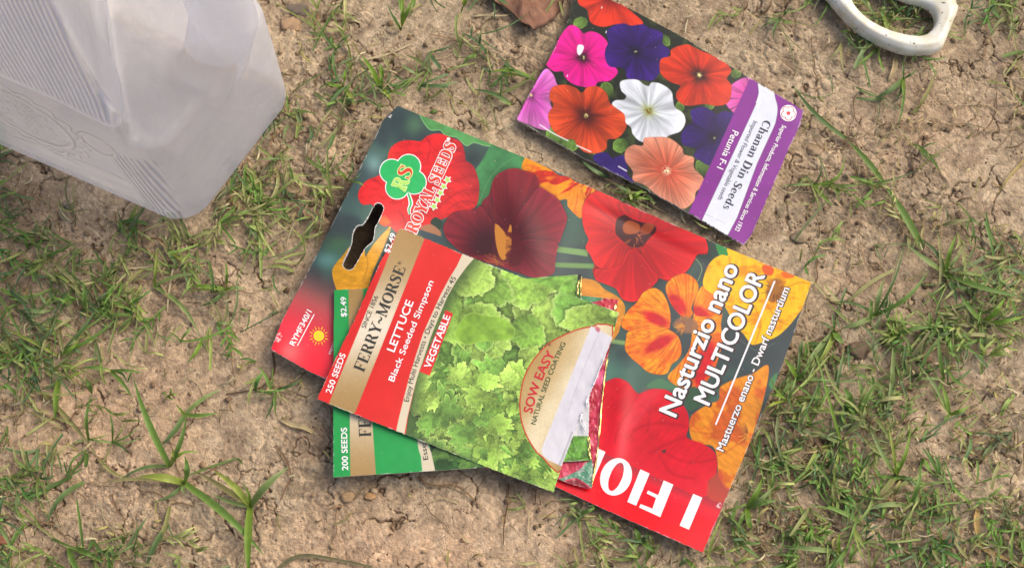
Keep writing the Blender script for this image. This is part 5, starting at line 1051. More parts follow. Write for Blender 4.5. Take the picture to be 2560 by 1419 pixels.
tuft('grass_tuft', 'three-bladed bright tuft at the right edge below the four-armed one', 'grass', (2460, 808), [(2401, 736, 14, -.05, 8, 1), (2565, 788, 13, .05, 7, 0), (2513, 742, 13, .05, 8, 0), (2462, 878, 9, .03, 2, 2)])
tuft('grass_tuft', 'tall fan of blades right of the largest packet corner', 'grass', (2188, 788), [(2262, 608, 7, .05, 9, 4), (2322, 674, 12, .1, 8, 1), (2210, 696, 13, -.03, 9, 2), (2099, 822, 14, -.04, 5, 2), (2083, 754, 8, .1, 5, 4)])
tuft('grass_tuft', 'long straight blade pointing down the picture, right of the largest packet', 'grass', (2235, 842), [(2216, 1043, 11, -.02, 5, 2), (2340, 818, 13, -.08, 6, 1), (2222, 812, 9, .1, 6, 0)])
tuft('grass_tuft', 'low leafy tuft just right of the largest packet edge', 'grass', (2086, 828), [(2038, 918, 12, -.05, 5, 3), (2000, 945, 14, .05, 3, 2), (2110, 858, 18, .1, 4, 1), (2080, 780, 8, .02, 5, 4), (2045, 800, 6, .04, 6, 4)])
tuft('grass_tuft', 'bent pair of thin blades in the right-hand soil', 'grass', (2373, 1036), [(2295, 908, 10, .04, 8, 2), (2424, 1014, 11, .05, 5, 0), (2360, 1062, 9, .1, 3, 1), (2355, 960, 12, .02, 4, 0)])
tuft('grass_tuft', 'bushy upright tuft in the lower right grass, open bare soil above it', 'grass', (2240, 1188), [(2176, 1074, 12, -.03, 9, 2), (2220, 1062, 8, .02, 9, 3), (2276, 1076, 10, .05, 9, 0), (2290, 1195, 9, .05, 4, 4), (2180, 1250, 14, -.05, 3, 6), (2246, 1150, 12, .05, 9, 0)])
tuft('grass_tuft', 'spreading tuft with a long pale blade to its left, near the lower right', 'grass', (2275, 1264), [(2160, 1276, 13, .08, 4, 2), (2303, 1164, 12, .05, 8, 1), (2325, 1290, 10, .05, 4, 4), (2262, 1232, 8, .1, 6, 1)])
tuft('grass_tuft', 'thin bent stalk with two blades in the grass right of the largest packet', 'grass', (2105, 1108), [(2061, 944, 8, -.02, 9, 0), (2083, 1222, 7, .04, 5, 3), (2038, 1075, 9, -.04, 5, 2), (2010, 1130, 6, .03, 3, 3)])
tuft('grass_tuft', 'leafy tuft close against the right edge of the largest packet', 'grass', (1992, 948), [(1958, 892, 12, .05, 8, 0), (2028, 905, 9, .05, 6, 1), (2085, 952, 10, -.03, 4, 2), (2205, 945, 8, .03, 3, 2), (1998, 855, 8, .03, 5, 4), (1952, 1000, 12, .1, 3, 1)])
tuft('grass_tuft', 'pale flat blade and short upright blade at the bottom edge, right of the packets', 'grass', (2099, 1381), [(1964, 1370, 13, .03, 6, 2), (2098, 1330, 10, -.05, 8, 0), (2110, 1425, 12, .05, 5, 1), (2060, 1425, 6, .02, 2, 5)])
tuft('grass_tuft', 'upright blades crossing the dense grass right of centre', 'grass', (2359, 948), [(2346, 826, 11, -.03, 9, 1), (2280, 948, 8, .03, 3, 2), (2340, 1000, 8, .05, 4, 1)])
tuft('grass_tuft', 'bright broad blades beside the red strip of the largest packet', 'grass', (1868, 1270), [(1905, 1195, 16, .05, 6, 0), (1945, 1250, 13, -.05, 5, 1), (1880, 1330, 15, .05, 4, 0), (1840, 1330, 10, .02, 4, 1), (1935, 1215, 12, .05, 6, 2)])
tuft('grass_tuft', 'grass tuft just under the bottom edge of the largest packet, near its right corner', 'grass', (1600, 1352), [(1585, 1318, 14, .05, 6, 1), (1640, 1385, 12, -.05, 4, 1), (1560, 1400, 11, .05, 3, 2), (1625, 1330, 9, .05, 4, 4)])
tuft('grass_tuft', 'small dark tuft under the lower tip of the topmost packet', 'grass', (1445, 1282), [(1495, 1262, 9, .08, 5, 1), (1420, 1252, 6, -.05, 4, 2), (1450, 1322, 7, .05, 3, 4), (1490, 1290, 7, .05, 3, 5)])
tuft('grass_tuft', 'thin drooping grass left of the green packet corner', 'grass', (690, 975), [(640, 990, 7, .08, 4, 5), (662, 1050, 7, -.05, 3, 4), (690, 1040, 8, .05, 4, 1), (760, 945, 9, .05, 5, 4), (730, 1010, 5, .04, 2, 5)])
tuft('grass_tuft', 'thin blades arching over the right edge of the largest packet, below its yellow flower', 'grass', (1968, 1000), [(1915, 985, 8, .1, 20, 0), (1925, 940, 7, -.1, 19, 1), (1990, 940, 8, .05, 8, 2), (1900, 1035, 7, .1, 18, 3)])
tuft('grass_tuft', 'few thin blades arching over the upper left edge of the largest packet', 'grass', (868, 452), [(918, 470, 7, -.1, 17, 1), (905, 432, 6, .1, 16, 4), (840, 420, 8, .05, 6, 0), (880, 400, 6, .1, 8, 2)])
tuft('clover_patch', 'small patch of round-leaved clover in the grass right of the largest packet', 'clover', (2125, 1010), [(2118, 1002, 22, .0, 4, 1), (2140, 1030, 22, .1, 3, 1), (2110, 1020, 20, .1, 3, 0), (2140, 1060, 18, .1, 3, 1), (2100, 1068, 16, .1, 3, 4), (2108, 968, 18, .1, 3, 1)])

def line_thing(name, label, cat, pts, w, col, col2=None, rise=.0015, group=None, mat=None, taper=(1, 1, .5)):
    P = smooth(pts, 5, False); z = float(gpx(*P[0])); o = thing(name, label, cat, at(P[0][0], P[0][1], z), group)
    b = Blades(); t = np.linspace(0, 1, len(P)); b.path(np.concatenate([P, (.0004+rise*np.sin(t*3.14))[:, None]], 1), w, col, col2, .3, taper)
    m = b.build('straw_stem', mat or M_straw, o); return o
pale = rgb(206, 190, 150); tan_ = rgb(166, 142, 108)
line_thing('straw', 'long pale straw on the soil above the largest packet, left of centre', 'straw', [(868, 157), (930, 146), (975, 134), (1028, 111)], 6, pale)
line_thing('straw', 'pale straw crossing another one just left of the dead leaf', 'straw', [(1181, 41), (1215, 38), (1250, 40), (1282, 37)], 5, pale)
line_thing('straw', 'short thick pale straw lying over a thin one beside the dead leaf', 'straw', [(1212, 51), (1232, 35), (1253, 21)], 7, pale)
line_thing('straw', 'upright-lying cream straw in the middle of the grass left of the packets', 'straw', [(436, 657), (428, 700), (421, 750), (419, 780)], 5, pale)
line_thing('straw', 'pale straw bridging the jug-side grass, lying nearly level', 'straw', [(285, 674), (340, 670), (400, 665), (470, 663)], 5, pale)
line_thing('straw', 'brown twig curving down from the red packet corner across bare soil', 'twig', [(682, 880), (686, 925), (665, 960), (630, 975), (565, 985)], 6, rgb(112, 88, 66))
line_thing('straw', 'long brown stem lying in the dark gap between the two large packets', 'straw', [(1482, 432), (1530, 455), (1590, 490), (1662, 532)], 7, tan_)
line_thing('root', 'long thin dry root lying level below the shears handle', 'root', [(2345, 320), (2395, 311), (2440, 316), (2490, 326), (2570, 318)], 5, tan_)
line_thing('root', 'short forked dry root left of the long level one', 'root', [(2180, 295), (2215, 312), (2260, 316), (2300, 322), (2330, 310)], 5, tan_)
line_thing('straw', 'dry straw with pale husks at the right edge below the roots', 'straw', [(2560, 402), (2525, 440), (2495, 482)], 7, rgb(188, 168, 108))
line_thing('straw', 'thin straw winding up the right edge beside the shears', 'straw', [(2522, 0), (2530, 60), (2540, 120), (2560, 195)], 6, rgb(176, 164, 118))
line_thing('dry_husk', 'dry tan grass husk standing in the lower right corner', 'dry husk', [(2444, 1272), (2441, 1310), (2452, 1368)], 15, rgb(204, 172, 108), taper=(.5, 1, .3))
line_thing('straw', 'tan stem running from the tan husk off the bottom right corner', 'straw', [(2452, 1368), (2490, 1385), (2570, 1418)], 9, rgb(190, 160, 104))
line_thing('straw', 'long straw crossing the lower right soil towards the tan husk', 'straw', [(2215, 1288), (2290, 1315), (2360, 1345), (2400, 1370)], 7, rgb(176, 150, 110))
line_thing('straw', 'broken cream straw piece lying under the grass tuft below the packets left', 'straw', [(700, 1048), (728, 1060), (760, 1068), (782, 1080)], 12, rgb(206, 186, 140), taper=(.4, 1, .6))
line_thing('dry_husk', 'pale flattened dry seed husk below the shears handle', 'dry husk', [(2238, 142), (2236, 170), (2222, 205)], 14, rgb(206, 184, 138), taper=(.5, 1, .3))
line_thing('straw', 'arched grey-green stalk at the bottom edge, left of centre', 'straw', [(690, 1425), (730, 1395), (775, 1388), (850, 1400), (930, 1416)], 9, rgb(120, 116, 84))
line_thing('straw', 'thin brown stalk curving down the soil left of bottom centre', 'straw', [(688, 1112), (715, 1150), (726, 1190), (712, 1225), (702, 1250)], 5, rgb(140, 112, 84))
line_thing('root', 'thin brown thread-like root standing below the green packet', 'root', [(1272, 1210), (1268, 1260), (1260, 1310), (1258, 1360)], 4, rgb(112, 88, 62))
line_thing('root', 'thin wavy root below the green packet, curving right', 'root', [(1045, 1190), (1075, 1212), (1130, 1212), (1165, 1230), (1200, 1265)], 5, rgb(146, 118, 86))
line_thing('straw', 'short cream straw stub beneath the bottom of the jug', 'straw', [(572, 452), (580, 480), (584, 506)], 12, rgb(170, 138, 92), taper=(.5, 1, .5))

# larger stones and clods
def clod(label, x, y, s, c, sq=(1, .8, .6), cat='clod', name='soil_clod'):
    v, f = ICO; v = v.copy(); F = f
    # one more subdivision for a rough outline
    vs = [tuple(p) for p in v]; ca = {}; f2 = []
    def mid(a, b):
        k = (min(a, b), max(a, b))
        if k not in ca: m = np.array(vs[a])+np.array(vs[b]); vs.append(tuple(m/np.linalg.norm(m))); ca[k] = len(vs)-1
        return ca[k]
    for a, b, d in F: p, q, r_ = mid(a, b), mid(b, d), mid(d, a); f2 += [(a, p, r_), (b, q, p), (d, r_, q), (p, q, r_)]
    v = np.array(vs); n = fbm(v[:, 0]*1.6+x, v[:, 1]*1.6+v[:, 2]*1.3, 4, int(x) % 50)
    v = v*(1+.75*(n[:, None]-.5))*np.array(sq)*s*PXM; z = float(gpx(x, y)); p = at(x, y, z+s*PXM*sq[2]*.3)
    col = lin(np.clip(np.broadcast_to(c*1.08, v.shape)*(.9+.25*(n[:, None]-.4)), 0, 1))
    o = mk_mesh(name, v, np.array(f2), M_crumb, col=col); o.location = p; tag(o, label, cat, 'clods and pebbles on the soil')
clod('small grey stone on the bare soil left of the jug base', 172, 512, 15, rgb(164, 150, 130))
clod('oval tan pebble below the grey stone left of the jug base', 188, 628, 13, rgb(170, 144, 116))
clod('tan clod right of the purple label', 2040, 374, 22, rgb(172, 148, 118), (1, .8, .4))
clod('round pebble under the shears handle corner', 2376, 269, 8, rgb(176, 148, 120))
clod('dark stone-like clod in the grass right of the largest packet', 2150, 875, 27, rgb(128, 108, 88), (1, .8, .35))
clod('dark clod at the middle of the right-hand grass', 2308, 895, 21, rgb(126, 104, 84), (1, .8, .35))
clod('grey clod at the tip of the purple label', 2000, 592, 22, rgb(158, 140, 114), (1, .8, .4))
clod('pale reddish clod at the left edge near the bottom', 8, 1350, 13, rgb(206, 138, 108))
clod('flat tan clod beneath the green packet', 870, 1242, 15, rgb(180, 150, 114), (1, .8, .4))
clod('flat pale clod right of the flat tan one beneath the green packet', 925, 1240, 12, rgb(178, 140, 100), (1, .8, .4))
clod('dark lump among roots between jug and top edge', 745, 25, 24, rgb(120, 108, 96), (1.3, .8, .4))
clod('brown crust piece left of the tall dark blade', 728, 62, 26, rgb(178, 148, 116), (1, .8, .35))
clod('cracked clod between the largest packet and the jug', 740, 480, 30, rgb(150, 128, 100), (1, .7, .4))
clod('cracked clod left of the hanging hole of the largest packet', 800, 560, 24, rgb(156, 132, 104), (1, .7, .4))
clod('small round pebble in the bare bottom soil left of centre', 1158, 1348, 7, rgb(176, 140, 108))

# ================================================================ dead leaf at the top edge
def dead_leaf():
    out = np.array([(1180, -90), (1228, -8), (1245, 8), (1262, 17), (1284, 34), (1298, 50), (1312, 59), (1325, 64), (1335, 74), (1350, 66), (1366, 60), (1374, 52), (1386, 46), (1394, 36), (1404, 24), (1410, 0), (1420, -50), (1400, -120), (1330, -170), (1240, -150)], float)
    P = smooth(out, 4); cen = np.array([1315, -45.]); rings = 14; V = []; Cc = []; F = []; n = len(P)
    for i in range(rings+1):
        t = i/rings
        for j, p in enumerate(P):
            q = cen+(p-cen)*t; a = math.atan2(*(p-cen)[::-1])
            z = .0022+.0018*t*math.sin(a*5+1)*t+.0010*(float(fbm(q[0]/14, q[1]/14, 3, 6))-.5)*2+.0012*math.exp(-((q[0]-1300)*.8+(q[1]-20)*.2)**2/300)
            V.append((q[0], q[1], z)); f = float(fbm(q[0]/11, q[1]/11, 4, 8))
            c = rgb(144, 104, 84)*(1-f*.5)+rgb(176, 142, 120)*f*.55
            if t > .95: c = c*.8
            Cc.append(c)
    V = np.array(V); W = at(V[:, 0], V[:, 1], .0022+V[:, 2])
    for i in range(rings):
        for j in range(n): a = i*n+j; b = i*n+(j+1) % n; F.append((a, b, b+n, a+n))
    root = thing('dead_leaf', 'curled reddish brown dead leaf lying at the top edge beside the petunia picture packet', 'dead leaf', at(1315, -45, .003))
    Wb = W.copy(); Wb[:, 2] -= .0004
    Fb = [(a+len(W), d+len(W), c+len(W), b+len(W)) for a, b, c, d in F]; rb = rings*n; Fr = [(rb+j, rb+j+len(W), rb+(j+1) % n+len(W), rb+(j+1) % n) for j in range(n)]
    mk_mesh('leaf_blade', np.concatenate([W, Wb]), np.array(F+Fb+Fr), M_crumb, root, col=lin(np.clip(np.array(Cc+Cc), 0, 1))*.85)
    b = Blades()
    for q in (((1300, -60), (1306, 0), (1335, 70)), ((1304, -10), (1275, 6), (1262, 15)), ((1306, 0), (1350, 20), (1372, 48)), ((1303, -25), (1360, -20), (1405, 10))):
        s_ = smooth(q, 5, False); b.path(np.concatenate([s_, np.full((len(s_), 1), .0068)], 1), 3, rgb(170, 120, 92), None, .1, (1, 1, .4))
    b.build('leaf_veins', M_straw, root)
dead_leaf()

# ================================================================ white handle of the shears
def shears_handle():
    outer = [(2376, -8), (2390, 14), (2393, 28), (2378, 66), (2360, 110), (2348, 127), (2311, 136), (2254, 132), (2180, 102), (2124, 61), (2068, 0), (2050, -30), (2056, -75), (2110, -105), (2200, -100), (2300, -52)]
    inner = [(2310, 18), (2328, 31), (2335, 48), (2334, 66), (2323, 83), (2303, 94), (2268, 93), (2217, 79), (2169, 54), (2137, 23), (2124, -5), (2118, -24), (2128, -42), (2155, -44), (2200, -22), (2262, 4)]
    O = smooth(outer, 9); I = smooth(inner, 9); n = len(O); zc = .0065; k = 36; V = []; F = []; Cc = []
    r = np.random.RandomState(3)
    for i in range(n):
        a = at(*I[i], zc); b = at(*O[i], zc); m = (a+b)/2; h = (b-a)/2; H = .0042
        for j in range(k):
            th = j/k*6.2832; c, s = math.cos(th), math.sin(th); e = .62
            V.append(m+h*np.sign(c)*abs(c)**e+np.array([0, 0, H*np.sign(s)*abs(s)**.75*(1+(.16*math.exp(-((c-.2)/.22)**2) if s > 0 else 0))]))
    V = np.array(V)
    for i in range(n):
        for j in range(k): F.append((i*k+j, ((i+1) % n)*k+j, ((i+1) % n)*k+(j+1) % k, i*k+(j+1) % k))
    root = thing('garden_shears', 'white plastic shears handle with a dirty D-shaped grip at the upper right edge', 'garden shears', at(2230, 40, .003))
    m, nt, p = new_mat('worn_white_plastic'); N = nt.nodes; L = nt.links; tc = N.new('ShaderNodeTexCoord')
    n1 = N.new('ShaderNodeTexNoise'); n1.inputs['Scale'].default_value = 160; n1.inputs['Detail'].default_value = 8; L.new(tc.outputs['Object'], n1.inputs[0])
    n2 = N.new('ShaderNodeTexNoise'); n2.inputs['Scale'].default_value = 420; n2.inputs['Detail'].default_value = 3; L.new(tc.outputs['Object'], n2.inputs[0])
    r1 = N.new('ShaderNodeValToRGB'); r1.color_ramp.elements[0].position = .4; r1.color_ramp.elements[1].position = .68
    r1.color_ramp.elements[0].color = (*(lin(rgb(240, 236, 222))*.92), 1); r1.color_ramp.elements[1].color = (*(lin(rgb(222, 212, 184))*.9), 1); L.new(n1.outputs[0], r1.inputs[0])
    r2 = N.new('ShaderNodeValToRGB'); r2.color_ramp.elements[0].position = .66; r2.color_ramp.elements[1].position = .70
    r2.color_ramp.elements[0].color = (0, 0, 0, 1); r2.color_ramp.elements[1].color = (1, 1, 1, 1); L.new(n2.outputs[0], r2.inputs[0])
    mx = N.new('ShaderNodeMix'); mx.data_type = 'RGBA'; L.new(r2.outputs[0], mx.inputs[0]); L.new(r1.outputs[0], mx.inputs[6]); mx.inputs[7].default_value = (.12, .07, .045, 1)
    L.new(mx.outputs[2], p.inputs['Base Color']); p.inputs['Roughness'].default_value = .3
    bp = N.new('ShaderNodeBump'); bp.inputs['Distance'].default_value = .00006; L.new(n1.outputs[0], bp.inputs['Height']); L.new(bp.outputs[0], p.inputs['Normal'])
    mk_mesh('grip_loop', V, np.array(F), m, root)
    # seam ridge down the front limb, shank towards the blades beyond the frame
    def tube(name, pts, rad, mat, flat=1.):
        Q = smooth(pts, 6, False); V = []; F = []; kk = 14; nn = len(Q)
        W = at(Q[:, 0], Q[:, 1], Q[:, 2]); D = np.gradient(W, axis=0); D /= np.linalg.norm(D, axis=1)[:, None]
        S = np.cross(D, [0, 0, 1.]); S /= np.linalg.norm(S, axis=1)[:, None]; U = np.cross(S, D)
        for i in range(nn):
            rr = rad[0]+(rad[1]-rad[0])*i/(nn-1)
            for j in range(kk): a = j/kk*6.2832; V.append(W[i]+S[i]*math.cos(a)*rr+U[i]*math.sin(a)*rr*flat)
        for i in range(nn-1):
            for j in range(kk): F.append((i*kk+j, i*kk+(j+1) % kk, (i+1)*kk+(j+1) % kk, (i+1)*kk+j))
        F += [tuple(range(kk)), tuple(range((nn-1)*kk, nn*kk))[::-1]]
        return mk_mesh(name, np.array(V), [tuple(int(q) for q in f) for f in F], mat, root)
    tube('grip_shank', [(2060, -60, .0065), (2030, -140, .0065), (2000, -240, .0065)], (.0055, .0045), m)
    tube('shear_blade', [(2004, -225, .0065), (1960, -380, .0065), (1900, -620, .0065), (1860, -760, .0065)], (.0085, .0012), flat_mat('worn_steel', rgb(150, 146, 140), rough=.35, metal=1), .22)
shears_handle()

# ================================================================ translucent plastic jug
def jug():
    P0 = at(484, 588, 0); P1 = at(757, 232, 0); U = (P1-P0)/np.linalg.norm(P1-P0); Vv = np.array([-U[1], U[0], 0])
    Lu = np.linalg.norm(P1-P0)*1000; Lv = 165.; H = 235.; base = P0.copy(); base[2] = .0012
    st_ = 1.5
    us = np.arange(-22, Lu+22, st_); vs_ = np.arange(-26, Lv+12, st_); zs = np.arange(-6, H+42, st_)
    u, v, z = np.meshgrid(us, vs_, zs, indexing='ij')
    def smin(a, b, k): h = np.clip(.5+.5*(b-a)/k, 0, 1); return b*(1-h)+a*h-k*h*(1-h)
    def smax(a, b, k): return -smin(-a, -b, k)
    def rbox(cu, cv, cz, hu, hv, hz, r): 
        qu, qv, qz = np.abs(u-cu)-hu+r, np.abs(v-cv)-hv+r, np.abs(z-cz)-hz+r
        return np.sqrt(np.maximum(qu, 0)**2+np.maximum(qv, 0)**2+np.maximum(qz, 0)**2)+np.minimum(np.maximum(qu, np.maximum(qv, qz)), 0)-r
    # vertical rounded box: big radius in plan, small at the base
    r = 15.; qu, qv = np.abs(u-Lu/2)-Lu/2+r, np.abs(v-Lv/2)-Lv/2+r
    # walls swell slightly towards mid height
    plan = np.sqrt(np.maximum(qu, 0)**2+np.maximum(qv, 0)**2)+np.minimum(np.maximum(qu, qv), 0)-r
    plan = plan+1.6*((z-60)/90.)**2*(z < 60)+.00035*(np.maximum(z-90, 0))**2
    body = smax(plan, -z, 7.); body = smax(body, z-H, 26.)
    # hollow behind the grip: cut from the short side
    cut = smax(v-(9+.86*u), -(z-80-.12*v), 4.); cut = smax(cut, z-(H-26), 14.)
    body = smax(body, -cut, 4.)
    # ridge in the shelf and dents
    # groove where the upper lobe meets the shelf
    body = body+3.2*np.exp(-((z-86)/4.5)**2)*np.exp(-((v-(12+.86*u))/14)**2)*(u > 8)-1.6*np.exp(-((z-104)/11)**2)*np.exp(-((v-(12+.86*u))/16)**2)
    body = body+2.2*np.exp(-((u-30)/15)**2-((v-42)/16)**2-((z-112)/20)**2)-2.0*np.exp(-((u-14)/10)**2-((v-26)/12)**2-((z-100)/16)**2)
    # grip
    pts = [(43, 16, 58), (44, 8, 74), (48, 0, 95), (53, -5, 120), (53, -4, 160), (50, 6, 196), (46, 40, 218)]
    g = np.full(u.shape, 1e3)
    for a, b in zip(pts[:-1], pts[1:]):
        a = np.array(a, float); b = np.array(b, float); e = b-a
        t = np.clip(((u-a[0])*e[0]+(v-a[1])*e[1]+(z-a[2])*e[2])/(e@e), 0, 1)
        g = np.minimum(g, np.sqrt(((u-a[0]-t*e[0]))**2+((v-a[1]-t*e[1])*.8)**2+((z-a[2]-t*e[2]))**2)-10.6)
    s = smin(body, g, 4.)
    # neck and collar
    nr = np.hypot(u-Lu/2, v-Lv*.62); neck = smax(nr-17, np.abs(z-(H+10))-16, 3.); s = smin(s, neck, 10.)
    # naive surface nets
    S = s < 0; ii = []
    c = np.zeros(tuple(d-1 for d in S.shape), int)
    for a in (0, 1):
        for b in (0, 1):
            for d in (0, 1): c += S[a:S.shape[0]-1+a, b:S.shape[1]-1+b, d:S.shape[2]-1+d]
    act = (c > 0) & (c < 8); idx = -np.ones(c.shape, int); cells = np.argwhere(act); idx[act] = np.arange(len(cells))
    acc = np.zeros((len(cells), 3)); cnt = np.zeros(len(cells))
    corners = [(a, b, d) for a in (0, 1) for b in (0, 1) for d in (0, 1)]
    for p in corners:
        for ax in range(3):
            if p[ax]: continue
            q = list(p); q[ax] = 1
            sa = s[cells[:, 0]+p[0], cells[:, 1]+p[1], cells[:, 2]+p[2]]; sb = s[cells[:, 0]+q[0], cells[:, 1]+q[1], cells[:, 2]+q[2]]
            m = (sa < 0) != (sb < 0); t = np.where(m, sa/np.where(m, sa-sb, 1), 0)
            pos = cells+np.array(p); e = np.zeros(3); e[ax] = 1; acc[m] += (pos+t[:, None]*e)[m]; cnt[m] += 1
    W = acc/cnt[:, None]*st_+np.array([us[0], vs_[0], zs[0]])
    F = []
    for ax in range(3):
        sh = [slice(None)]*3; a = [slice(None)]*3; b = [slice(None)]*3; a[ax] = slice(0, -1); b[ax] = slice(1, None)
        diff = S[tuple(a)] != S[tuple(b)]; e = np.argwhere(diff); o1, o2 = [k for k in range(3) if k != ax]
        e = e[(e[:, o1] > 0) & (e[:, o2] > 0) & (e[:, o1] < S.shape[o1]-1) & (e[:, o2] < S.shape[o2]-1)]
        def g_(d1, d2):
            q = e.copy(); q[:, o1] += d1; q[:, o2] += d2; return idx[q[:, 0], q[:, 1], q[:, 2]]
        Q = np.stack([g_(-1, -1), g_(0, -1), g_(0, 0), g_(-1, 0)], -1); fl = S[e[:, 0], e[:, 1], e[:, 2]]
        if ax == 1: fl = ~fl
        Q[~fl] = Q[~fl][:, ::-1]; F.append(Q)
    F = np.concatenate(F); F = F[(F >= 0).all(1)]
    # relax a little, then world space
    for _ in range(3):
        sm = np.zeros_like(W); ct = np.zeros(len(W))
        for k in range(4):
            np.add.at(sm, F[:, k], W[F[:, (k+1) % 4]]); np.add.at(ct, F[:, k], 1); 
        W = W*.5+.5*sm/np.maximum(ct, 1)[:, None]
    SK = math.tan(R(8)); loc = np.stack([W[:, 0]-SK*W[:, 1], W[:, 1], W[:, 2]], -1)/1000
    root = thing('plastic_jug', 'cloudy translucent plastic jug with ribbed embossed side and moulded grip, standing at the upper left', 'plastic jug', base)
    root.rotation_euler = (0, 0, math.atan2(U[1], U[0]))
    # material: local coordinates u = x, v = y, z
    m, nt, p = new_mat('cloudy_plastic'); N = nt.nodes; L = nt.links; tc = N.new('ShaderNodeTexCoord'); sx = N.new('ShaderNodeSeparateXYZ'); L.new(tc.outputs['Object'], sx.inputs[0])
    def M(op, a, b=None, c_=None):
        n = N.new('ShaderNodeMath'); n.operation = op
        for k, q in enumerate((a, b, c_)):
            if q is None: continue
            if isinstance(q, (int, float)): n.inputs[k].default_value = q
            else: L.new(q, n.inputs[k])
        return n.outputs[0]
    x, y, zz = sx.outputs[0], sx.outputs[1], sx.outputs[2]
    X_, Y_, Z_ = M('MULTIPLY', x, 1000), M('MULTIPLY', y, 1000), M('MULTIPLY', zz, 1000)
    def step(v_, a, b):
        n = N.new('ShaderNodeMapRange'); n.interpolation_type = 'SMOOTHSTEP'; n.inputs[1].default_value = a; n.inputs[2].default_value = b; L.new(v_, n.inputs[0]); return n.outputs[0]
    side = step(M('ADD', X_, M('MULTIPLY', Y_, SK)), 5, 3)                                           # the long face
    ribs = M('MULTIPLY', M('SINE', M('MULTIPLY', Y_, 6.2832/2.5)), step(Z_, 103, 107))
    ribs = M('MULTIPLY', ribs, step(Y_, 4, 7))
    yl = M('ADD', Y_, M('MULTIPLY', Z_, -.12))
    low = M('MULTIPLY', M('SINE', M('MULTIPLY', yl, 6.2832/2.7)), M('MULTIPLY', step(yl, 19, 17.5), step(M('SUBTRACT', M('MULTIPLY', yl, -1.3), M('MULTIPLY', Z_, 1)), -84, -80)))
    low = M('MULTIPLY', low, step(Y_, 1, 3)); low = M('MULTIPLY', M('MULTIPLY', low, step(Z_, 10, 13)), step(Z_, 72, 66))
    def ring(cy, cz, ry, rz, wd):
        d = M('SQRT', M('ADD', M('POWER', M('DIVIDE', M('SUBTRACT', Y_, cy), ry), 2), M('POWER', M('DIVIDE', M('SUBTRACT', Z_, cz), rz), 2)))
        return d, step(M('ABSOLUTE', M('SUBTRACT', d, 1)), wd, wd*.3)
    d1, r1 = ring(66, 62, 22, 22, .10); d2, r2 = ring(29, 68, 8, 9, .2); d3, _ = ring(36, 33, 15, 5, .1); d4, _ = ring(66, 27, 18, 5, .1); r3 = step(d3, 1.05, .9); r4 = step(d4, 1.05, .9)
    vo = N.new('ShaderNodeTexVoronoi'); vo.inputs['Scale'].default_value = 330; vo.inputs['Randomness'].default_value = .35; L.new(tc.outputs['Object'], vo.inputs['Vector'])
    dots = M('MULTIPLY', step(vo.outputs['Distance'], .42, .25), step(d1, .92, .8))
    # petals round the big ring
    ang = M('ARCTAN2', M('SUBTRACT', Z_, 62), M('SUBTRACT', Y_, 66)); pet = M('MULTIPLY', step(M('ABSOLUTE', M('SUBTRACT', d1, M('ADD', 1.16, M('MULTIPLY', M('ABSOLUTE', M('SINE', M('MULTIPLY', ang, 9))), .16)))), .10, .05), 1)
    band = M('MULTIPLY', M('SINE', M('MULTIPLY', Y_, 6.2832/2.2)), M('MULTIPLY', step(Z_, 15, 13.5), step(Z_, 3, 5)))
    h = M('ADD', M('ADD', M('MULTIPLY', ribs, .33), M('MULTIPLY', low, .35)), M('ADD', M('ADD', r1, r2), M('ADD', M('ADD', M('MULTIPLY', r3, .5), M('MULTIPLY', r4, .5)), M('ADD', M('MULTIPLY', dots, .8), M('ADD', pet, M('MULTIPLY', band, .35))))))
    h = M('MULTIPLY', h, side)
    wn_ = N.new('ShaderNodeTexNoise'); wn_.inputs['Scale'].default_value = 42; wn_.inputs['Detail'].default_value = 4; L.new(tc.outputs['Object'], wn_.inputs[0])
    h2 = M('ADD', h, M('MULTIPLY', wn_.outputs[0], 1.6))
    b = N.new('ShaderNodeBump'); b.inputs['Distance'].default_value = .0018; b.inputs['Strength'].default_value = 1; L.new(h2, b.inputs['Height'])
    n1 = N.new('ShaderNodeTexNoise'); n1.inputs['Scale'].default_value = 26; n1.inputs['Detail'].default_value = 3; L.new(tc.outputs['Object'], n1.inputs[0])
    cr = N.new('ShaderNodeValToRGB'); e = cr.color_ramp.elements; e[0].position = .36; e[0].color = (*lin(rgb(168, 196, 255)), 1); e[1].position = .56; e[1].color = (*lin(rgb(188, 212, 255)), 1)
    e2 = e.new(.70); e2.color = (*lin(rgb(206, 208, 186)), 1); L.new(n1.outputs[0], cr.inputs[0])
    wl = M('ADD', M('MULTIPLY', Z_, 1), M('MULTIPLY', Y_, 0)); up = step(wl, 100, 103)     # milky above the level of what is left inside
    um = N.new('ShaderNodeMix'); um.data_type = 'RGBA'; L.new(M('MULTIPLY', up, .75), um.inputs[0]); L.new(cr.outputs[0], um.inputs[6]); um.inputs[7].default_value = (*lin(rgb(188, 204, 255)), 1)
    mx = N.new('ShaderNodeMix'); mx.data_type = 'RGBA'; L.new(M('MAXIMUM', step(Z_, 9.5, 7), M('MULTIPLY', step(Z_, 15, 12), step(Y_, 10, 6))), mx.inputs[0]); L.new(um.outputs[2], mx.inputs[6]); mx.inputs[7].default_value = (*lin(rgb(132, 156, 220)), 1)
    vc = N.new('ShaderNodeTexNoise'); vc.inputs['Scale'].default_value = 200; L.new(tc.outputs['Object'], vc.inputs[0])
    sp = N.new('ShaderNodeMix'); sp.data_type = 'RGBA'; L.new(step(vc.outputs[0], .77, .8), sp.inputs[0]); L.new(mx.outputs[2], sp.inputs[6]); sp.inputs[7].default_value = (*lin(rgb(140, 126, 86)), 1)
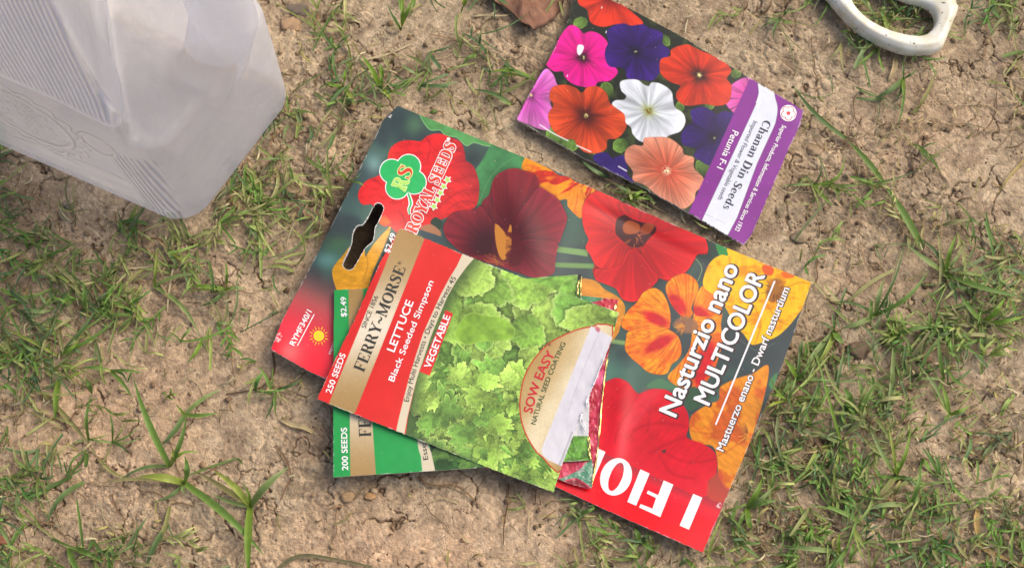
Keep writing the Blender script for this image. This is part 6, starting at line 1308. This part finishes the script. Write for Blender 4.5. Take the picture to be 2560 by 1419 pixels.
    hs = N.new('ShaderNodeMix'); hs.data_type = 'RGBA'; hs.inputs[0].default_value = 1; L.new(step(h, -1.0, .3), hs.inputs[0]); hs.inputs[7].default_value = (.96, .965, .99, 1)  # thicker ridges paler, grooves darker: relief shading put into the colour
    dk = N.new('ShaderNodeVectorMath'); dk.operation = 'SCALE'; dk.inputs['Scale'].default_value = .72; L.new(sp.outputs[2], dk.inputs[0]); L.new(dk.outputs[0], hs.inputs[6])
    colo = hs.outputs[2]
    L.new(colo, p.inputs['Base Color']); p.inputs['Coat Weight'].default_value = .6; p.inputs['Coat Roughness'].default_value = .1; p.inputs['Roughness'].default_value = .26; p.inputs['Specular IOR Level'].default_value = .5
    L.new(b.outputs[0], p.inputs['Normal'])
    tl = N.new('ShaderNodeBsdfTranslucent'); L.new(colo, tl.inputs[0]); L.new(b.outputs[0], tl.inputs['Normal'])
    tr = N.new('ShaderNodeBsdfTransparent'); tr.inputs[0].default_value = (.96, .965, .99, 1)
    m1 = N.new('ShaderNodeMixShader'); m1.inputs[0].default_value = .6; L.new(p.outputs[0], m1.inputs[1]); L.new(tl.outputs[0], m1.inputs[2])
    m2 = N.new('ShaderNodeMixShader'); L.new(M('ADD', .16, M('MULTIPLY', step(Z_, 103, 100), .3)), m2.inputs[0]); L.new(m1.outputs[0], m2.inputs[1]); L.new(tr.outputs[0], m2.inputs[2])
    L.new(m2.outputs[0], N['Material Output'].inputs[0])
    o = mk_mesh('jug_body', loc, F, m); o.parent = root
    # cap on the neck (beyond the frame)
    V = []; F2 = []; kk = 28
    prof = [(0, H+44), (17, H+44), (19, H+42), (19.5, H+24), (17.4, H+24)]
    for rr, hh in prof:
        for j in range(kk): a = j/kk*6.2832; V.append(((Lu/2-SK*Lv*.62+rr*math.cos(a))/1000, (Lv*.62+rr*math.sin(a))/1000, hh/1000))
    for i in range(len(prof)-1):
        for j in range(kk): F2.append((i*kk+j, (i+1)*kk+j, (i+1)*kk+(j+1) % kk, i*kk+(j+1) % kk))
    o2 = mk_mesh('jug_cap', np.array(V), np.array(F2), flat_mat('blue_cap', rgb(90, 120, 180))); o2.parent = root
jug()
